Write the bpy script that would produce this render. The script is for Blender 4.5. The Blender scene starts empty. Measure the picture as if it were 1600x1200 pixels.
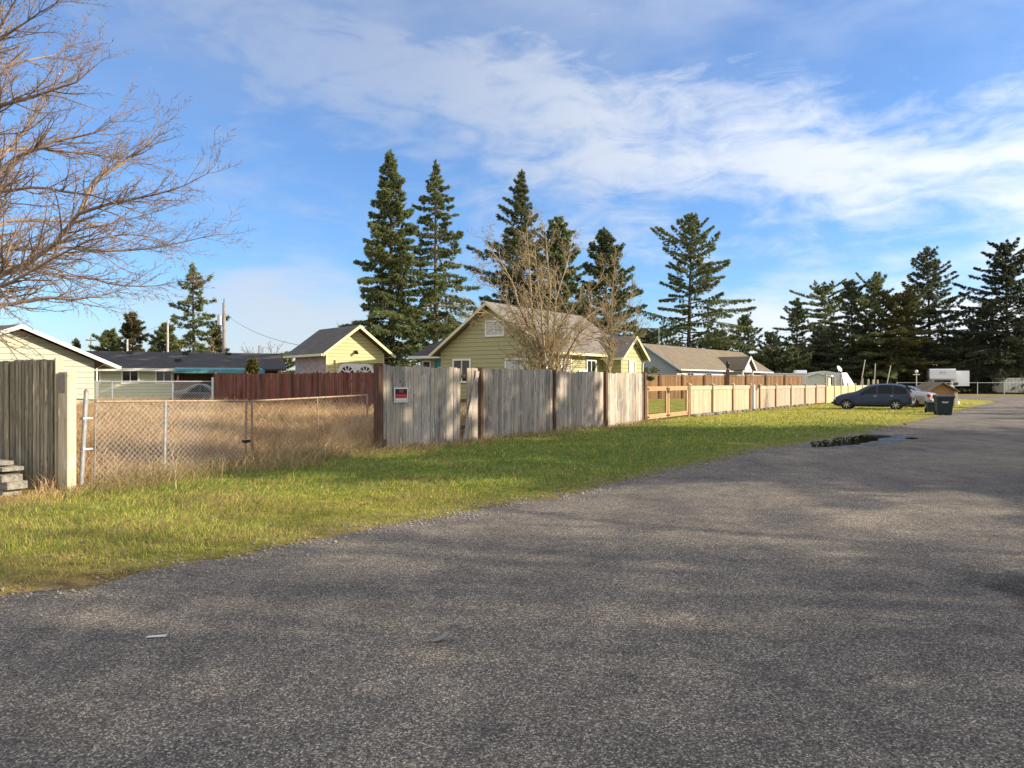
import bpy, math, random
import numpy as np
from mathutils import Vector, Matrix
R = math.radians
F = 1170.0; HOR = 597.0; CH = 1.5
random.seed(7)
rng = np.random.default_rng(7)
scene = bpy.context.scene
COL = scene.collection

def at(px, py, Y):
    return Vector(((px-800)/F*Y, Y, CH-(py-HOR)/F*Y))
def gnd(px, Y):
    return (px-800)/F*Y, Y

# ------------------------------------------------------------------ node helpers
def new_mat(name):
    m = bpy.data.materials.new(name); m.use_nodes = True
    nt = m.node_tree; b = nt.nodes['Principled BSDF']
    return m, nt, b
def N(nt, typ, **kw):
    n = nt.nodes.new(typ)
    for k, v in kw.items():
        if k.startswith('i_'):
            key = k[2:]
            key = int(key) if key.isdigit() else key.replace('_', ' ')
            n.inputs[key].default_value = v
        else: setattr(n, k, v)
    return n
def L(nt, a, b): nt.links.new(a, b)
def ramp(nt, fac, stops):
    r = nt.nodes.new('ShaderNodeValToRGB'); e = r.color_ramp.elements
    while len(e) < len(stops): e.new(0.5)
    for i, (p, c) in enumerate(stops):
        e[i].position = p; e[i].color = (c[0], c[1], c[2], 1)
    L(nt, fac, r.inputs[0]); return r.outputs[0]
def noise(nt, vec, scale, detail=4, rough=.6, dist=0):
    n = N(nt, 'ShaderNodeTexNoise'); n.inputs['Scale'].default_value = scale
    n.inputs['Detail'].default_value = detail; n.inputs['Roughness'].default_value = rough
    n.inputs['Distortion'].default_value = dist
    L(nt, vec, n.inputs['Vector']); return n.outputs['Fac']
def mapping(nt, vec, scale=(1,1,1), rot=(0,0,0), loc=(0,0,0)):
    m = N(nt, 'ShaderNodeMapping'); m.inputs['Scale'].default_value = scale
    m.inputs['Rotation'].default_value = rot; m.inputs['Location'].default_value = loc
    L(nt, vec, m.inputs['Vector']); return m.outputs[0]
def mixc(nt, fac, a, b, mode='MIX'):
    m = N(nt, 'ShaderNodeMix', data_type='RGBA', blend_type=mode)
    for s, v in ((m.inputs[0], fac), (m.inputs[6], a), (m.inputs[7], b)):
        if hasattr(v, 'links') or hasattr(v, 'is_linked'): L(nt, v, s)
        elif isinstance(v, (int, float)): s.default_value = v
        else: s.default_value = (*v, 1)
    return m.outputs[2]
def math_(nt, op, a, b=None, c=None, clamp=False):
    m = N(nt, 'ShaderNodeMath', operation=op, use_clamp=clamp)
    for i, v in enumerate((a, b, c)):
        if v is None: continue
        if isinstance(v, (int, float)): m.inputs[i].default_value = v
        else: L(nt, v, m.inputs[i])
    return m.outputs[0]
def bump(nt, b, h, strength=.4, dist=.01):
    n = N(nt, 'ShaderNodeBump'); n.inputs['Strength'].default_value = strength
    n.inputs['Distance'].default_value = dist
    L(nt, h, n.inputs['Height']); L(nt, n.outputs[0], b.inputs['Normal'])
def objco(nt): return N(nt, 'ShaderNodeTexCoord').outputs['Object']

MATS = {}
def plain(name, col, rough=.6, metal=0, var=.15, scale=6, bumpy=0.0, spec=.5, coat=0):
    m, nt, b = new_mat(name)
    f = noise(nt, objco(nt), scale, 5)
    lo = tuple(c*(1-var) for c in col); hi = tuple(min(1, c*(1+var)) for c in col)
    L(nt, ramp(nt, f, [(.3, lo), (.7, hi)]), b.inputs['Base Color'])
    b.inputs['Roughness'].default_value = rough; b.inputs['Metallic'].default_value = metal
    b.inputs['Specular IOR Level'].default_value = spec
    b.inputs['Coat Weight'].default_value = coat
    if bumpy: bump(nt, b, noise(nt, objco(nt), scale*6, 4), bumpy)
    MATS[name] = m; return m
def wood(name, dark, light, rough=.85, knots=True, tintamt=.35, stain=None, grain=40, horiz=False):
    """weathered boards; vertical (z) grain, each board its own tint"""
    m, nt, b = new_mat(name); oc = objco(nt)
    att = N(nt, 'ShaderNodeAttribute', attribute_name='tint').outputs['Fac']
    off = N(nt, 'ShaderNodeCombineXYZ'); L(nt, math_(nt, 'MULTIPLY', att, 37.0), off.inputs[2]); L(nt, math_(nt, 'MULTIPLY', att, 11.0), off.inputs[0])
    add = N(nt, 'ShaderNodeVectorMath', operation='ADD'); L(nt, oc, add.inputs[0]); L(nt, off.outputs[0], add.inputs[1])
    v = mapping(nt, add.outputs[0], (grain*.045, grain, grain) if horiz else (grain, grain, grain*.045))
    g = noise(nt, v, 1.0, 6, .65, .8)
    c = ramp(nt, g, [(.33, dark), (.48, tuple((a+b_)/2 for a, b_ in zip(dark, light))), (.64, light)])
    v2 = mapping(nt, add.outputs[0], (9, 9, 3.0))
    k = noise(nt, v2, 1.2, 3, .5)
    c = mixc(nt, ramp(nt, k, [(.62, (0, 0, 0)), (.74, (1, 1, 1))]), c, tuple(min(1, x*1.25) for x in light))
    kn = N(nt, 'ShaderNodeTexVoronoi', feature='F1'); kn.inputs['Scale'].default_value = 1.0; L(nt, mapping(nt, add.outputs[0], (6.5, 6.5, 3.2)), kn.inputs['Vector'])
    c = mixc(nt, ramp(nt, kn.outputs['Distance'], [(.07, (.75,)*3), (.13, (0,)*3)]), c, tuple(x*.7 for x in dark))
    t = math_(nt, 'MULTIPLY_ADD', att, tintamt*2, 1-tintamt)
    hsv = N(nt, 'ShaderNodeHueSaturation'); L(nt, t, hsv.inputs['Value']); L(nt, c, hsv.inputs['Color'])
    c = hsv.outputs[0]
    if stain:
        s = noise(nt, mapping(nt, oc, (2.2, 2.2, .5)), 1.6, 4, .6)
        c = mixc(nt, math_(nt, 'MULTIPLY', ramp(nt, s, [(.42, (0, 0, 0)), (.65, (1, 1, 1))]), .6), c, stain)
    L(nt, c, b.inputs['Base Color']); b.inputs['Roughness'].default_value = rough
    b.inputs['Specular IOR Level'].default_value = .2
    bump(nt, b, g, .6, .006)
    MATS[name] = m; return m
def siding(name, col, pitch=.18, var=.06):
    m, nt, b = new_mat(name); oc = objco(nt)
    sep = N(nt, 'ShaderNodeSeparateXYZ'); L(nt, oc, sep.inputs[0])
    z = math_(nt, 'FRACT', math_(nt, 'DIVIDE', sep.outputs[2], pitch))
    gro = math_(nt, 'LESS_THAN', z, .13)
    f = noise(nt, mapping(nt, oc, (1.2, 1.2, 5)), 2, 4)
    c = ramp(nt, f, [(.3, tuple(x*(1-var) for x in col)), (.7, tuple(x*(1+var) for x in col))])
    c = mixc(nt, math_(nt, 'MULTIPLY', gro, .7), c, tuple(x*.35 for x in col))
    L(nt, c, b.inputs['Base Color']); b.inputs['Roughness'].default_value = .7
    bump(nt, b, math_(nt, 'SUBTRACT', 1, z), .5, .02)
    MATS[name] = m; return m
def shingles(name, lo, hi, patch=None):
    m, nt, b = new_mat(name); oc = objco(nt)
    sep = N(nt, 'ShaderNodeSeparateXYZ'); L(nt, oc, sep.inputs[0])
    cmb = N(nt, 'ShaderNodeCombineXYZ')
    L(nt, math_(nt, 'ADD', sep.outputs[0], sep.outputs[1]), cmb.inputs[0]); L(nt, math_(nt, 'MULTIPLY', sep.outputs[2], 2.2), cmb.inputs[1])
    br = N(nt, 'ShaderNodeTexBrick'); L(nt, cmb.outputs[0], br.inputs['Vector'])
    br.inputs['Scale'].default_value = 1; br.inputs['Brick Width'].default_value = .32; br.inputs['Row Height'].default_value = .15
    br.inputs['Mortar Size'].default_value = .008
    br.inputs['Color1'].default_value = (*lo, 1); br.inputs['Color2'].default_value = (*hi, 1)
    br.inputs['Mortar'].default_value = (*[x*.4 for x in lo], 1)
    f = noise(nt, oc, 1.1, 5, .7)
    c = mixc(nt, ramp(nt, f, [(.35, (0, 0, 0)), (.7, (1, 1, 1))]), br.outputs[0], tuple(x*.7 for x in lo))
    g = noise(nt, mapping(nt, oc, (3, 3, 12)), 4, 4, .7)
    c = mixc(nt, math_(nt, 'MULTIPLY', g, .35), c, patch or tuple(min(1, x*1.4) for x in hi))
    L(nt, c, b.inputs['Base Color']); b.inputs['Roughness'].default_value = .9
    bump(nt, b, br.outputs['Fac'], .3, .01)
    MATS[name] = m; return m
def colattr(name, rough=.7, trans=.0, spec=.25, nvar=.0):
    m, nt, b = new_mat(name)
    a = N(nt, 'ShaderNodeAttribute', attribute_name='col').outputs['Color']
    L(nt, a, b.inputs['Base Color']); b.inputs['Roughness'].default_value = rough
    b.inputs['Specular IOR Level'].default_value = spec
    if trans:
        t = N(nt, 'ShaderNodeBsdfTranslucent'); L(nt, a, t.inputs[0])
        mx = N(nt, 'ShaderNodeMixShader'); mx.inputs[0].default_value = trans
        L(nt, b.outputs[0], mx.inputs[1]); L(nt, t.outputs[0], mx.inputs[2])
        L(nt, mx.outputs[0], nt.nodes['Material Output'].inputs[0])
    MATS[name] = m; return m

# ------------------------------------------------------------------ mesh building
def link(o, parent=None):
    COL.objects.link(o)
    if parent is not None: o.parent = parent
    return o
def tag(o, label=None, cat=None, group=None, kind=None):
    if label: o['label'] = label
    if cat: o['category'] = cat
    if group: o['group'] = group
    if kind: o['kind'] = kind
    return o
def thing(name, label, cat, loc=(0, 0, 0), rz=0, group=None):
    o = bpy.data.objects.new(name, None); o.empty_display_size = .3
    link(o); o.location = loc; o.rotation_euler = (0, 0, rz)
    return tag(o, label, cat, group)
class MB:
    def __init__(s, M=None): s.v = []; s.f = []; s.t = []; s.M = M or Matrix()
    def add(s, vs, fs, tint=None):
        if tint is None: tint = random.random()
        b = len(s.v)
        for v in vs: s.v.append(tuple(s.M @ Vector(v))); s.t.append(tint)
        for f in fs: s.f.append([i+b for i in f])
        return s
    def box(s, a, b, tint=None, bev=0):
        x0, y0, z0 = [min(p, q) for p, q in zip(a, b)]; x1, y1, z1 = [max(p, q) for p, q in zip(a, b)]
        return s.add([(x0,y0,z0),(x1,y0,z0),(x1,y1,z0),(x0,y1,z0),(x0,y0,z1),(x1,y0,z1),(x1,y1,z1),(x0,y1,z1)],
              [(0,3,2,1),(4,5,6,7),(0,1,5,4),(1,2,6,5),(2,3,7,6),(3,0,4,7)], tint)
    def hexa(s, p, tint=None):
        return s.add(p, [(0,3,2,1),(4,5,6,7),(0,1,5,4),(1,2,6,5),(2,3,7,6),(3,0,4,7)], tint)
    def slab(s, q, t, tint=None):
        """thick quad/polygon: q top outline (ccw from above), thickness t downward"""
        n = len(q); vs = [tuple(p) for p in q]+[(p[0], p[1], p[2]-t) for p in q]
        fs = [list(range(n)), list(range(2*n-1, n-1, -1))]+[[i, i+n, (i+1) % n+n, (i+1) % n] for i in range(n)]
        return s.add(vs, fs, tint)
    def prism(s, prof, y0, y1, ax='y', tint=None):
        """closed profile of (u,z) extruded along ax"""
        n = len(prof)
        if ax == 'y': vs = [(u, y0, z) for u, z in prof]+[(u, y1, z) for u, z in prof]
        elif ax == 'x': vs = [(y0, u, z) for u, z in prof]+[(y1, u, z) for u, z in prof]
        else: vs = [(u, z, y0) for u, z in prof]+[(u, z, y1) for u, z in prof]
        fs = [list(range(n)), list(range(2*n-1, n-1, -1))]+[[i, (i+1) % n, (i+1) % n+n, i+n] for i in range(n)]
        return s.add(vs, fs, tint)
    def beam(s, p, q, w, h=None, tint=None):
        p = Vector(p); q = Vector(q); h = h or w; d = (q-p).normalized()
        u = d.cross(Vector((0, 0, 1)))
        if u.length < 1e-3: u = Vector((1, 0, 0))
        u.normalize(); k = u.cross(d); u *= w/2; k *= h/2
        c = [p-u-k, p+u-k, p+u+k, p-u+k, q-u-k, q+u-k, q+u+k, q-u+k]
        return s.add([tuple(x) for x in c], [(0,1,2,3),(7,6,5,4),(0,4,5,1),(1,5,6,2),(2,6,7,3),(3,7,4,0)], tint)
    def tube(s, pts, rad, n=8, caps=True, tint=None):
        pts = [Vector(p) for p in pts]; vs = []; fs = []
        if not isinstance(rad, (list, tuple)): rad = [rad]*len(pts)
        for i, p in enumerate(pts):
            d = (pts[min(i+1, len(pts)-1)]-pts[max(i-1, 0)]).normalized()
            u = d.cross(Vector((0, 0, 1)) if abs(d.z) < .95 else Vector((1, 0, 0))).normalized(); k = d.cross(u)
            for j in range(n):
                a = 2*math.pi*j/n; vs.append(tuple(p+(u*math.cos(a)+k*math.sin(a))*rad[i]))
        for i in range(len(pts)-1):
            for j in range(n):
                fs.append((i*n+j, i*n+(j+1) % n, (i+1)*n+(j+1) % n, (i+1)*n+j))
        if caps: fs += [list(range(n-1, -1, -1)), [(len(pts)-1)*n+j for j in range(n)]]
        return s.add(vs, fs, tint)
    def build(s, name, mat, parent=None, smooth=False, sharp=None):
        me = bpy.data.meshes.new(name); me.from_pydata(s.v, [], s.f)
        a = me.attributes.new('tint', 'FLOAT', 'POINT'); a.data.foreach_set('value', s.t)
        me.materials.append(MATS[mat] if isinstance(mat, str) else mat)
        if smooth: me.polygons.foreach_set('use_smooth', [True]*len(me.polygons))
        me.update()
        o = link(bpy.data.objects.new(name, me), parent)
        return o
def bevel(o, w=.01, seg=2):
    m = o.modifiers.new('bevel', 'BEVEL'); m.width = w; m.segments = seg; m.limit_method = 'ANGLE'; return o
def np_mesh(name, verts, faces_by_n, mat, col=None, parent=None, smooth=False):
    """verts (n,3); faces_by_n list of int arrays (m,k)"""
    me = bpy.data.meshes.new(name)
    me.vertices.add(len(verts)); me.vertices.foreach_set('co', np.ascontiguousarray(verts, dtype=np.float32).ravel())
    loops = np.concatenate([f.ravel() for f in faces_by_n]); tot = np.concatenate([np.full(len(f), f.shape[1]) for f in faces_by_n])
    start = np.concatenate([[0], np.cumsum(tot)[:-1]])
    me.loops.add(len(loops)); me.loops.foreach_set('vertex_index', loops.astype(np.int32))
    me.polygons.add(len(tot)); me.polygons.foreach_set('loop_start', start.astype(np.int32))
    if smooth: me.polygons.foreach_set('use_smooth', np.ones(len(tot), dtype=bool))
    if col is not None:
        a = me.attributes.new('col', 'FLOAT_COLOR', 'POINT')
        c = np.ones((len(verts), 4), dtype=np.float32); c[:, :3] = col; a.data.foreach_set('color', c.ravel())
    me.materials.append(MATS[mat]); me.update(calc_edges=True)
    return link(bpy.data.objects.new(name, me), parent)
def seg_mesh(name, segs, mat, parent=None, sides=3):
    """segs array (n,8): p0,p1,r0,r1 -> prisms in one mesh"""
    s = np.array(segs, dtype=np.float64)
    p0, p1, r0, r1 = s[:, :3], s[:, 3:6], s[:, 6], s[:, 7]
    d = p1-p0; ln = np.linalg.norm(d, axis=1, keepdims=True)+1e-9; d = d/ln
    ref = np.where(np.abs(d[:, 2:3]) < .9, np.array([[0, 0, 1.]]), np.array([[1., 0, 0]]))
    u = np.cross(d, ref); u /= np.linalg.norm(u, axis=1, keepdims=True); k = np.cross(d, u)
    n = len(s); V = np.zeros((n, 2*sides, 3))
    for j in range(sides):
        a = 2*math.pi*j/sides; o = u*math.cos(a)+k*math.sin(a)
        V[:, j] = p0+o*r0[:, None]; V[:, j+sides] = p1+o*r1[:, None]
    base = (np.arange(n)*2*sides)[:, None]
    fs = []
    for j in range(sides):
        fs.append(base+np.array([[j, (j+1) % sides, (j+1) % sides+sides, j+sides]]))
    return np_mesh(name, V.reshape(-1, 3), [np.concatenate(fs)], mat, None, parent, smooth=True)

# ------------------------------------------------------------------ materials
plain('white_paint', (.72, .72, .68), .5, var=.05)
plain('cream_paint', (.60, .56, .34), .55, var=.05)
plain('galvanised', (.50, .51, .53), .42, .75, var=.2, scale=14)
plain('rusty_pipe', (.34, .25, .17), .7, .4, var=.4, scale=22)
plain('wire_zinc', (.52, .52, .50), .5, .2, var=.25, scale=9)
plain('dark_metal', (.03, .03, .03), .5, .5)
plain('black_plastic', (.012, .012, .013), .5)
plain('rubber', (.015, .015, .015), .85)
plain('alloy', (.55, .56, .58), .3, .9)
plain('chrome', (.7, .7, .7), .12, 1)
plain('glass_dark', (.005, .006, .008), .06, var=.02, spec=.25)
plain('window_glass', (.02, .025, .03), .08, var=.1, spec=.6)
plain('window_blind', (.45, .47, .46), .3, var=.1, spec=.7)
plain('teal_glass', (.05, .30, .33), .15, var=.1)
plain('car_blue', (.014, .028, .066), .35, .1, var=.06, coat=.25, spec=.3)
plain('car_silver', (.36, .34, .33), .3, .6, var=.05, coat=.7)
plain('car_black', (.015, .016, .02), .3, .2, coat=.8)
plain('lamp_red', (.4, .015, .01), .2, coat=.6)
plain('lamp_clear', (.7, .72, .72), .12, .2, coat=.6)
plain('bin_teal', (.012, .026, .038), .5, var=.15)
plain('rv_white', (.75, .78, .80), .35, var=.04)
plain('rv_stripe', (.15, .33, .34), .35)
plain('trailer_white', (.60, .60, .56), .5, var=.08)
plain('teal_fascia', (.075, .24, .28), .6, var=.2, scale=3)
plain('brown_wall', (.10, .055, .035), .85, var=.25)
plain('stone_grey', (.22, .20, .17), .9, var=.35, scale=9, bumpy=.6)
plain('concrete', (.42, .37, .28), .9, var=.25, scale=7, bumpy=.5)
plain('stucco_grey', (.34, .30, .29), .9, var=.3, scale=5, bumpy=.5)
plain('sign_white', (.75, .75, .72), .5, var=.03)
plain('sign_black', (.012, .012, .012), .5)
plain('sign_red', (.50, .015, .02), .5)
plain('paper', (.65, .66, .6), .8)
plain('leaf_brown', (.13, .075, .04), .8, var=.4)
plain('pole_wood', (.24, .21, .18), .85, var=.25)
plain('pole_pale', (.42, .40, .36), .8, var=.2)
plain('bark_lit', (.32, .245, .135), .85, var=.35, scale=3, bumpy=.4)
plain('bark_red', (.27, .20, .15), .85, var=.4, scale=2, bumpy=.4)
plain('bark_dark', (.075, .058, .045), .9, var=.35, scale=3)
plain('bark_grey', (.22, .20, .17), .9, var=.3, scale=3)
wood('old_board', (.085, .07, .058), (.53, .48, .43), tintamt=.32, stain=(.54, .45, .33))
wood('green_board', (.045, .038, .026), (.46, .39, .27), tintamt=.4, stain=(.17, .17, .11), grain=55)
wood('red_board', (.07, .022, .015), (.24, .085, .06), tintamt=.4, stain=(.22, .15, .12))
wood('stain_board', (.16, .085, .045), (.32, .19, .10), tintamt=.25)
wood('cream_board', (.34, .275, .18), (.56, .49, .36), tintamt=.14)
wood('pink_board', (.30, .235, .175), (.50, .42, .33), tintamt=.15)
wood('yellow_board', (.44, .37, .19), (.62, .54, .32), tintamt=.10)
wood('brown_post', (.05, .028, .02), (.16, .095, .065), tintamt=.2)
wood('cedar', (.30, .18, .095), (.52, .35, .20), tintamt=.15)
wood('grey_plank', (.12, .11, .085), (.34, .32, .27), tintamt=.3, horiz=True, grain=30)
wood('pale_plank', (.38, .36, .30), (.60, .57, .49), tintamt=.1, horiz=True, grain=30)
siding('siding_pale', (.41, .44, .34), .24)
siding('siding_ranch', (.48, .55, .40), .2)
siding('siding_green', (.36, .35, .18), .2)
siding('siding_yellow', (.54, .51, .26), .17)
siding('siding_grey', (.40, .43, .45), .2)
siding('siding_white', (.66, .67, .64), .2)
shingles('roof_dark', (.030, .032, .038), (.055, .055, .06), (.12, .10, .09))
shingles('roof_grey', (.075, .07, .066), (.13, .12, .11), (.19, .17, .14))
shingles('roof_brown', (.15, .12, .08), (.22, .175, .12), (.26, .215, .15))
shingles('roof_taupe', (.16, .14, .125), (.24, .21, .19), (.28, .25, .22))
colattr('needles', .55, .40, .35)
colattr('grass_blade', .6, .25, .25)

# ------------------------------------------------------------------ world, sun, camera
SUN_EL, SUN_AZ = R(21), R(-4)       # azimuth measured from +X towards +Y
sun_dir = Vector((math.cos(SUN_AZ)*math.cos(SUN_EL), math.sin(SUN_AZ)*math.cos(SUN_EL), math.sin(SUN_EL)))
sl = bpy.data.lights.new('sun', 'SUN'); sl.energy = 4.3; sl.angle = R(.55); sl.color = (1, .86, .66)
so = link(bpy.data.objects.new('sun', sl)); so.rotation_euler = sun_dir.to_track_quat('Z', 'Y').to_euler(); so.location = sun_dir*60
w = bpy.data.worlds.new('World'); scene.world = w; w.use_nodes = True
nt = w.node_tree; bg = nt.nodes['Background']
sky = N(nt, 'ShaderNodeTexSky', sky_type='NISHITA', sun_disc=False, sun_elevation=SUN_EL, sun_rotation=R(90)-SUN_AZ)
sky.air_density = 1.0; sky.dust_density = .1; sky.ozone_density = 2.2; sky.altitude = 0
tc = N(nt, 'ShaderNodeTexCoord').outputs['Generated']
sep = N(nt, 'ShaderNodeSeparateXYZ'); L(nt, tc, sep.inputs[0])
az = math_(nt, 'ARCTAN2', sep.outputs[0], sep.outputs[1]); el = math_(nt, 'ARCSINE', sep.outputs[2])
cv = N(nt, 'ShaderNodeCombineXYZ'); L(nt, az, cv.inputs[0]); L(nt, el, cv.inputs[1])
def curve_of(pts, x, lo, hi):
    fc = N(nt, 'ShaderNodeFloatCurve'); c = fc.mapping.curves[0]
    mr = N(nt, 'ShaderNodeMapRange'); mr.inputs[1].default_value = lo; mr.inputs[2].default_value = hi; L(nt, x, mr.inputs[0]); L(nt, mr.outputs[0], fc.inputs['Value'])
    P = [((a-lo)/(hi-lo), v) for a, v in pts]
    c.points[0].location = P[0]; c.points[1].location = P[-1]
    for p in P[1:-1]: c.points.new(*p)
    fc.mapping.update(); return fc.outputs[0]
# band of cloud: centre elevation against azimuth (radians)
cen = curve_of([(-1.2, .62), (-.6, .52), (-.25, .41), (0, .335), (.2, .30), (.37, .262), (.6, .235), (1.2, .20)], az, -1.2, 1.2)
wid = curve_of([(-1.2, .12), (-.3, .10), (0, .105), (.2, .085), (.37, .07), (.6, .075), (1.2, .10)], az, -1.2, 1.2)
dd = math_(nt, 'DIVIDE', math_(nt, 'SUBTRACT', el, cen), wid)
band = math_(nt, 'POWER', 2.718, math_(nt, 'MULTIPLY', math_(nt, 'MULTIPLY', dd, dd), -1.0))
hz = N(nt, 'ShaderNodeMapRange', interpolation_type='SMOOTHSTEP'); hz.inputs[1].default_value = .0; hz.inputs[2].default_value = .38; L(nt, el, hz.inputs[0])
n1 = noise(nt, mapping(nt, cv.outputs[0], (4.5, 11, 1), (0, 0, R(-14)), (2.3, .4, 0)), 1.0, 7, .58, .5)
n2 = noise(nt, mapping(nt, cv.outputs[0], (12, 34, 1), (0, 0, R(-24)), (7, 3, 0)), 1.0, 6, .6, .6)
n3 = noise(nt, mapping(nt, cv.outputs[0], (2.0, 5, 1), (0, 0, R(-20)), (11, 1.3, 0)), 1.0, 5, .55, .3)
nn = math_(nt, 'ADD', math_(nt, 'MULTIPLY_ADD', math_(nt, 'SUBTRACT', n1, .5), 1.35, .28), math_(nt, 'MULTIPLY_ADD', math_(nt, 'SUBTRACT', n2, .5), .9, .22))
azm = curve_of([(-1.2, .45), (-.45, .42), (-.2, .5), (0, .72), (.25, .95), (.6, 1.0), (1.2, .9)], az, -1.2, 1.2)
dens = math_(nt, 'MULTIPLY', math_(nt, 'ADD', math_(nt, 'MULTIPLY', band, .50), math_(nt, 'MULTIPLY', nn, 1.0)), 1.0)
m_band = N(nt, 'ShaderNodeMapRange', interpolation_type='SMOOTHSTEP'); m_band.inputs[1].default_value = .46; m_band.inputs[2].default_value = 1.14
L(nt, dens, m_band.inputs[0])
cl = math_(nt, 'MULTIPLY', math_(nt, 'MULTIPLY', m_band.outputs[0], azm), .95)
# thin high veil, mostly above
veil_el = N(nt, 'ShaderNodeMapRange', interpolation_type='SMOOTHSTEP'); veil_el.inputs[1].default_value = .26; veil_el.inputs[2].default_value = .5; L(nt, el, veil_el.inputs[0])
m_v = N(nt, 'ShaderNodeMapRange', interpolation_type='SMOOTHSTEP'); m_v.inputs[1].default_value = .36; m_v.inputs[2].default_value = .68
L(nt, math_(nt, 'ADD', math_(nt, 'MULTIPLY', n3, .7), math_(nt, 'MULTIPLY', n1, .3)), m_v.inputs[0])
veil = math_(nt, 'MULTIPLY', math_(nt, 'MULTIPLY', m_v.outputs[0], veil_el.outputs[0]), .50)
cl = math_(nt, 'MAXIMUM', cl, veil)
# low bank near the horizon
n4 = noise(nt, mapping(nt, cv.outputs[0], (5, 16, 1), (0, 0, 0), (4.1, 0, 0)), 1.0, 6, .55, .2)
top = curve_of([(-1.2, .06), (-.45, .09), (-.34, .135), (-.22, .125), (-.1, .05), (0, .04), (.2, .07), (.33, .10), (.5, .115), (1.2, .12)], az, -1.2, 1.2)
lowm = N(nt, 'ShaderNodeMapRange', interpolation_type='SMOOTHSTEP'); lowm.inputs[1].default_value = .035; lowm.inputs[2].default_value = -.03
L(nt, math_(nt, 'SUBTRACT', el, math_(nt, 'ADD', top, math_(nt, 'MULTIPLY', math_(nt, 'SUBTRACT', n4, .5), .16))), lowm.inputs[0])
lown = curve_of([(-1.2, .4), (-.42, .45), (-.3, .75), (-.22, .7), (-.1, .2), (.15, .4), (.35, .85), (1.2, .9)], az, -1.2, 1.2)
low = math_(nt, 'MULTIPLY', lowm.outputs[0], lown)
hs = N(nt, 'ShaderNodeHueSaturation'); hs.inputs['Saturation'].default_value = 1.12; L(nt, sky.outputs[0], hs.inputs['Color'])
tint = mixc(nt, 1.0, hs.outputs[0], (.92, .95, 1.12), 'MULTIPLY')
cloudc = curve_of([(-1.2, .46), (-.3, .48), (0, .53), (.3, .63), (.6, .73), (1.2, .8)], az, -1.2, 1.2)
cc = N(nt, 'ShaderNodeVectorMath', operation='SCALE'); cc.inputs[0].default_value = (7.0, 7.5, 8.3); L(nt, cloudc, cc.inputs['Scale'])
tint = mixc(nt, 1.0, tint, ramp(nt, hz.outputs[0], [(0, (.62, .80, .93)), (.5, (.78, .89, .97)), (1, (.98, 1, 1))]), 'MULTIPLY')
s1 = mixc(nt, cl, tint, cc.outputs[0])
lc = N(nt, 'ShaderNodeVectorMath', operation='SCALE'); lc.inputs[0].default_value = (7.6, 8.0, 8.8); L(nt, cloudc, lc.inputs['Scale'])
s2 = mixc(nt, low, s1, lc.outputs[0])
ov = N(nt, 'ShaderNodeMapRange', interpolation_type='SMOOTHSTEP'); ov.inputs[1].default_value = .62; ov.inputs[2].default_value = .95; L(nt, el, ov.inputs[0])
bk = N(nt, 'ShaderNodeMapRange', interpolation_type='SMOOTHSTEP'); bk.inputs[1].default_value = .10; bk.inputs[2].default_value = -.35; L(nt, sep.outputs[1], bk.inputs[0])
n5 = noise(nt, mapping(nt, tc, (2.2, 2.2, 4)), 1.0, 5, .55, .3)
fill_cov = math_(nt, 'MULTIPLY', math_(nt, 'MAXIMUM', ov.outputs[0], bk.outputs[0]), ramp(nt, n5, [(.32, (.45,)*3), (.6, (1,)*3)]))  # unseen bright cloud overhead and behind camera, added as neutral fill light
s3 = mixc(nt, fill_cov, s2, (5.9, 5.75, 5.7))
L(nt, s3, bg.inputs[0]); bg.inputs[1].default_value = .100
cam_d = bpy.data.cameras.new('camera'); cam = link(bpy.data.objects.new('camera', cam_d)); scene.camera = cam
cam.location = (0, 0, CH); cam.rotation_euler = (R(90), 0, 0)
cam_d.sensor_width = 36; cam_d.lens = 36*F/1600; cam_d.shift_y = -3/1600; cam_d.clip_end = 4000
scene.view_settings.view_transform = 'Standard'; scene.view_settings.look = 'None'
scene.view_settings.exposure = .98; scene.view_settings.gamma = 1
scene.cycles.max_bounces = 5; scene.cycles.diffuse_bounces = 3; scene.cycles.transparent_max_bounces = 4
scene.cycles.sample_clamp_indirect = 6

# ------------------------------------------------------------------ terrain
EDGE = np.array([(-30,-24),(-12,-4),(-6.6,2),(-3.75,5.0),(-2.65,6.2),(-1.35,7.7),(-.45,8.65),(1.16,10.5),(3.45,13.7),(5.6,16.8),(7.3,18.3),
                 (9.2,20.6),(11.2,23.0),(14.3,27.2),(18.9,33.2),(25,41.5),(31,49.5),(35.5,55),(38.5,60),(40,65),(38,70),(30,71.5),(15,71.5)], float)
def smooth_poly(P, step=.35, jit=.07):
    pts = []
    for a, b in zip(P[:-1], P[1:]):
        n = max(1, int(np.linalg.norm(b-a)/step))
        for i in range(n): pts.append(a+(b-a)*i/n)
    pts.append(P[-1]); pts = np.array(pts)
    q = pts.copy()
    for _ in range(6): q[1:-1] = (q[:-2]+2*q[1:-1]+q[2:])/4
    r = np.random.default_rng(3)
    nj = r.normal(0, jit, (len(q), 2)); nj2 = r.normal(0, 1, (len(q), 2))
    k = np.ones(9)/9; nj2 = np.stack([np.convolve(nj2[:, i], k, 'same') for i in (0, 1)], 1)*.28
    return q+nj+nj2
EDGE_S = smooth_poly(EDGE)
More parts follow.
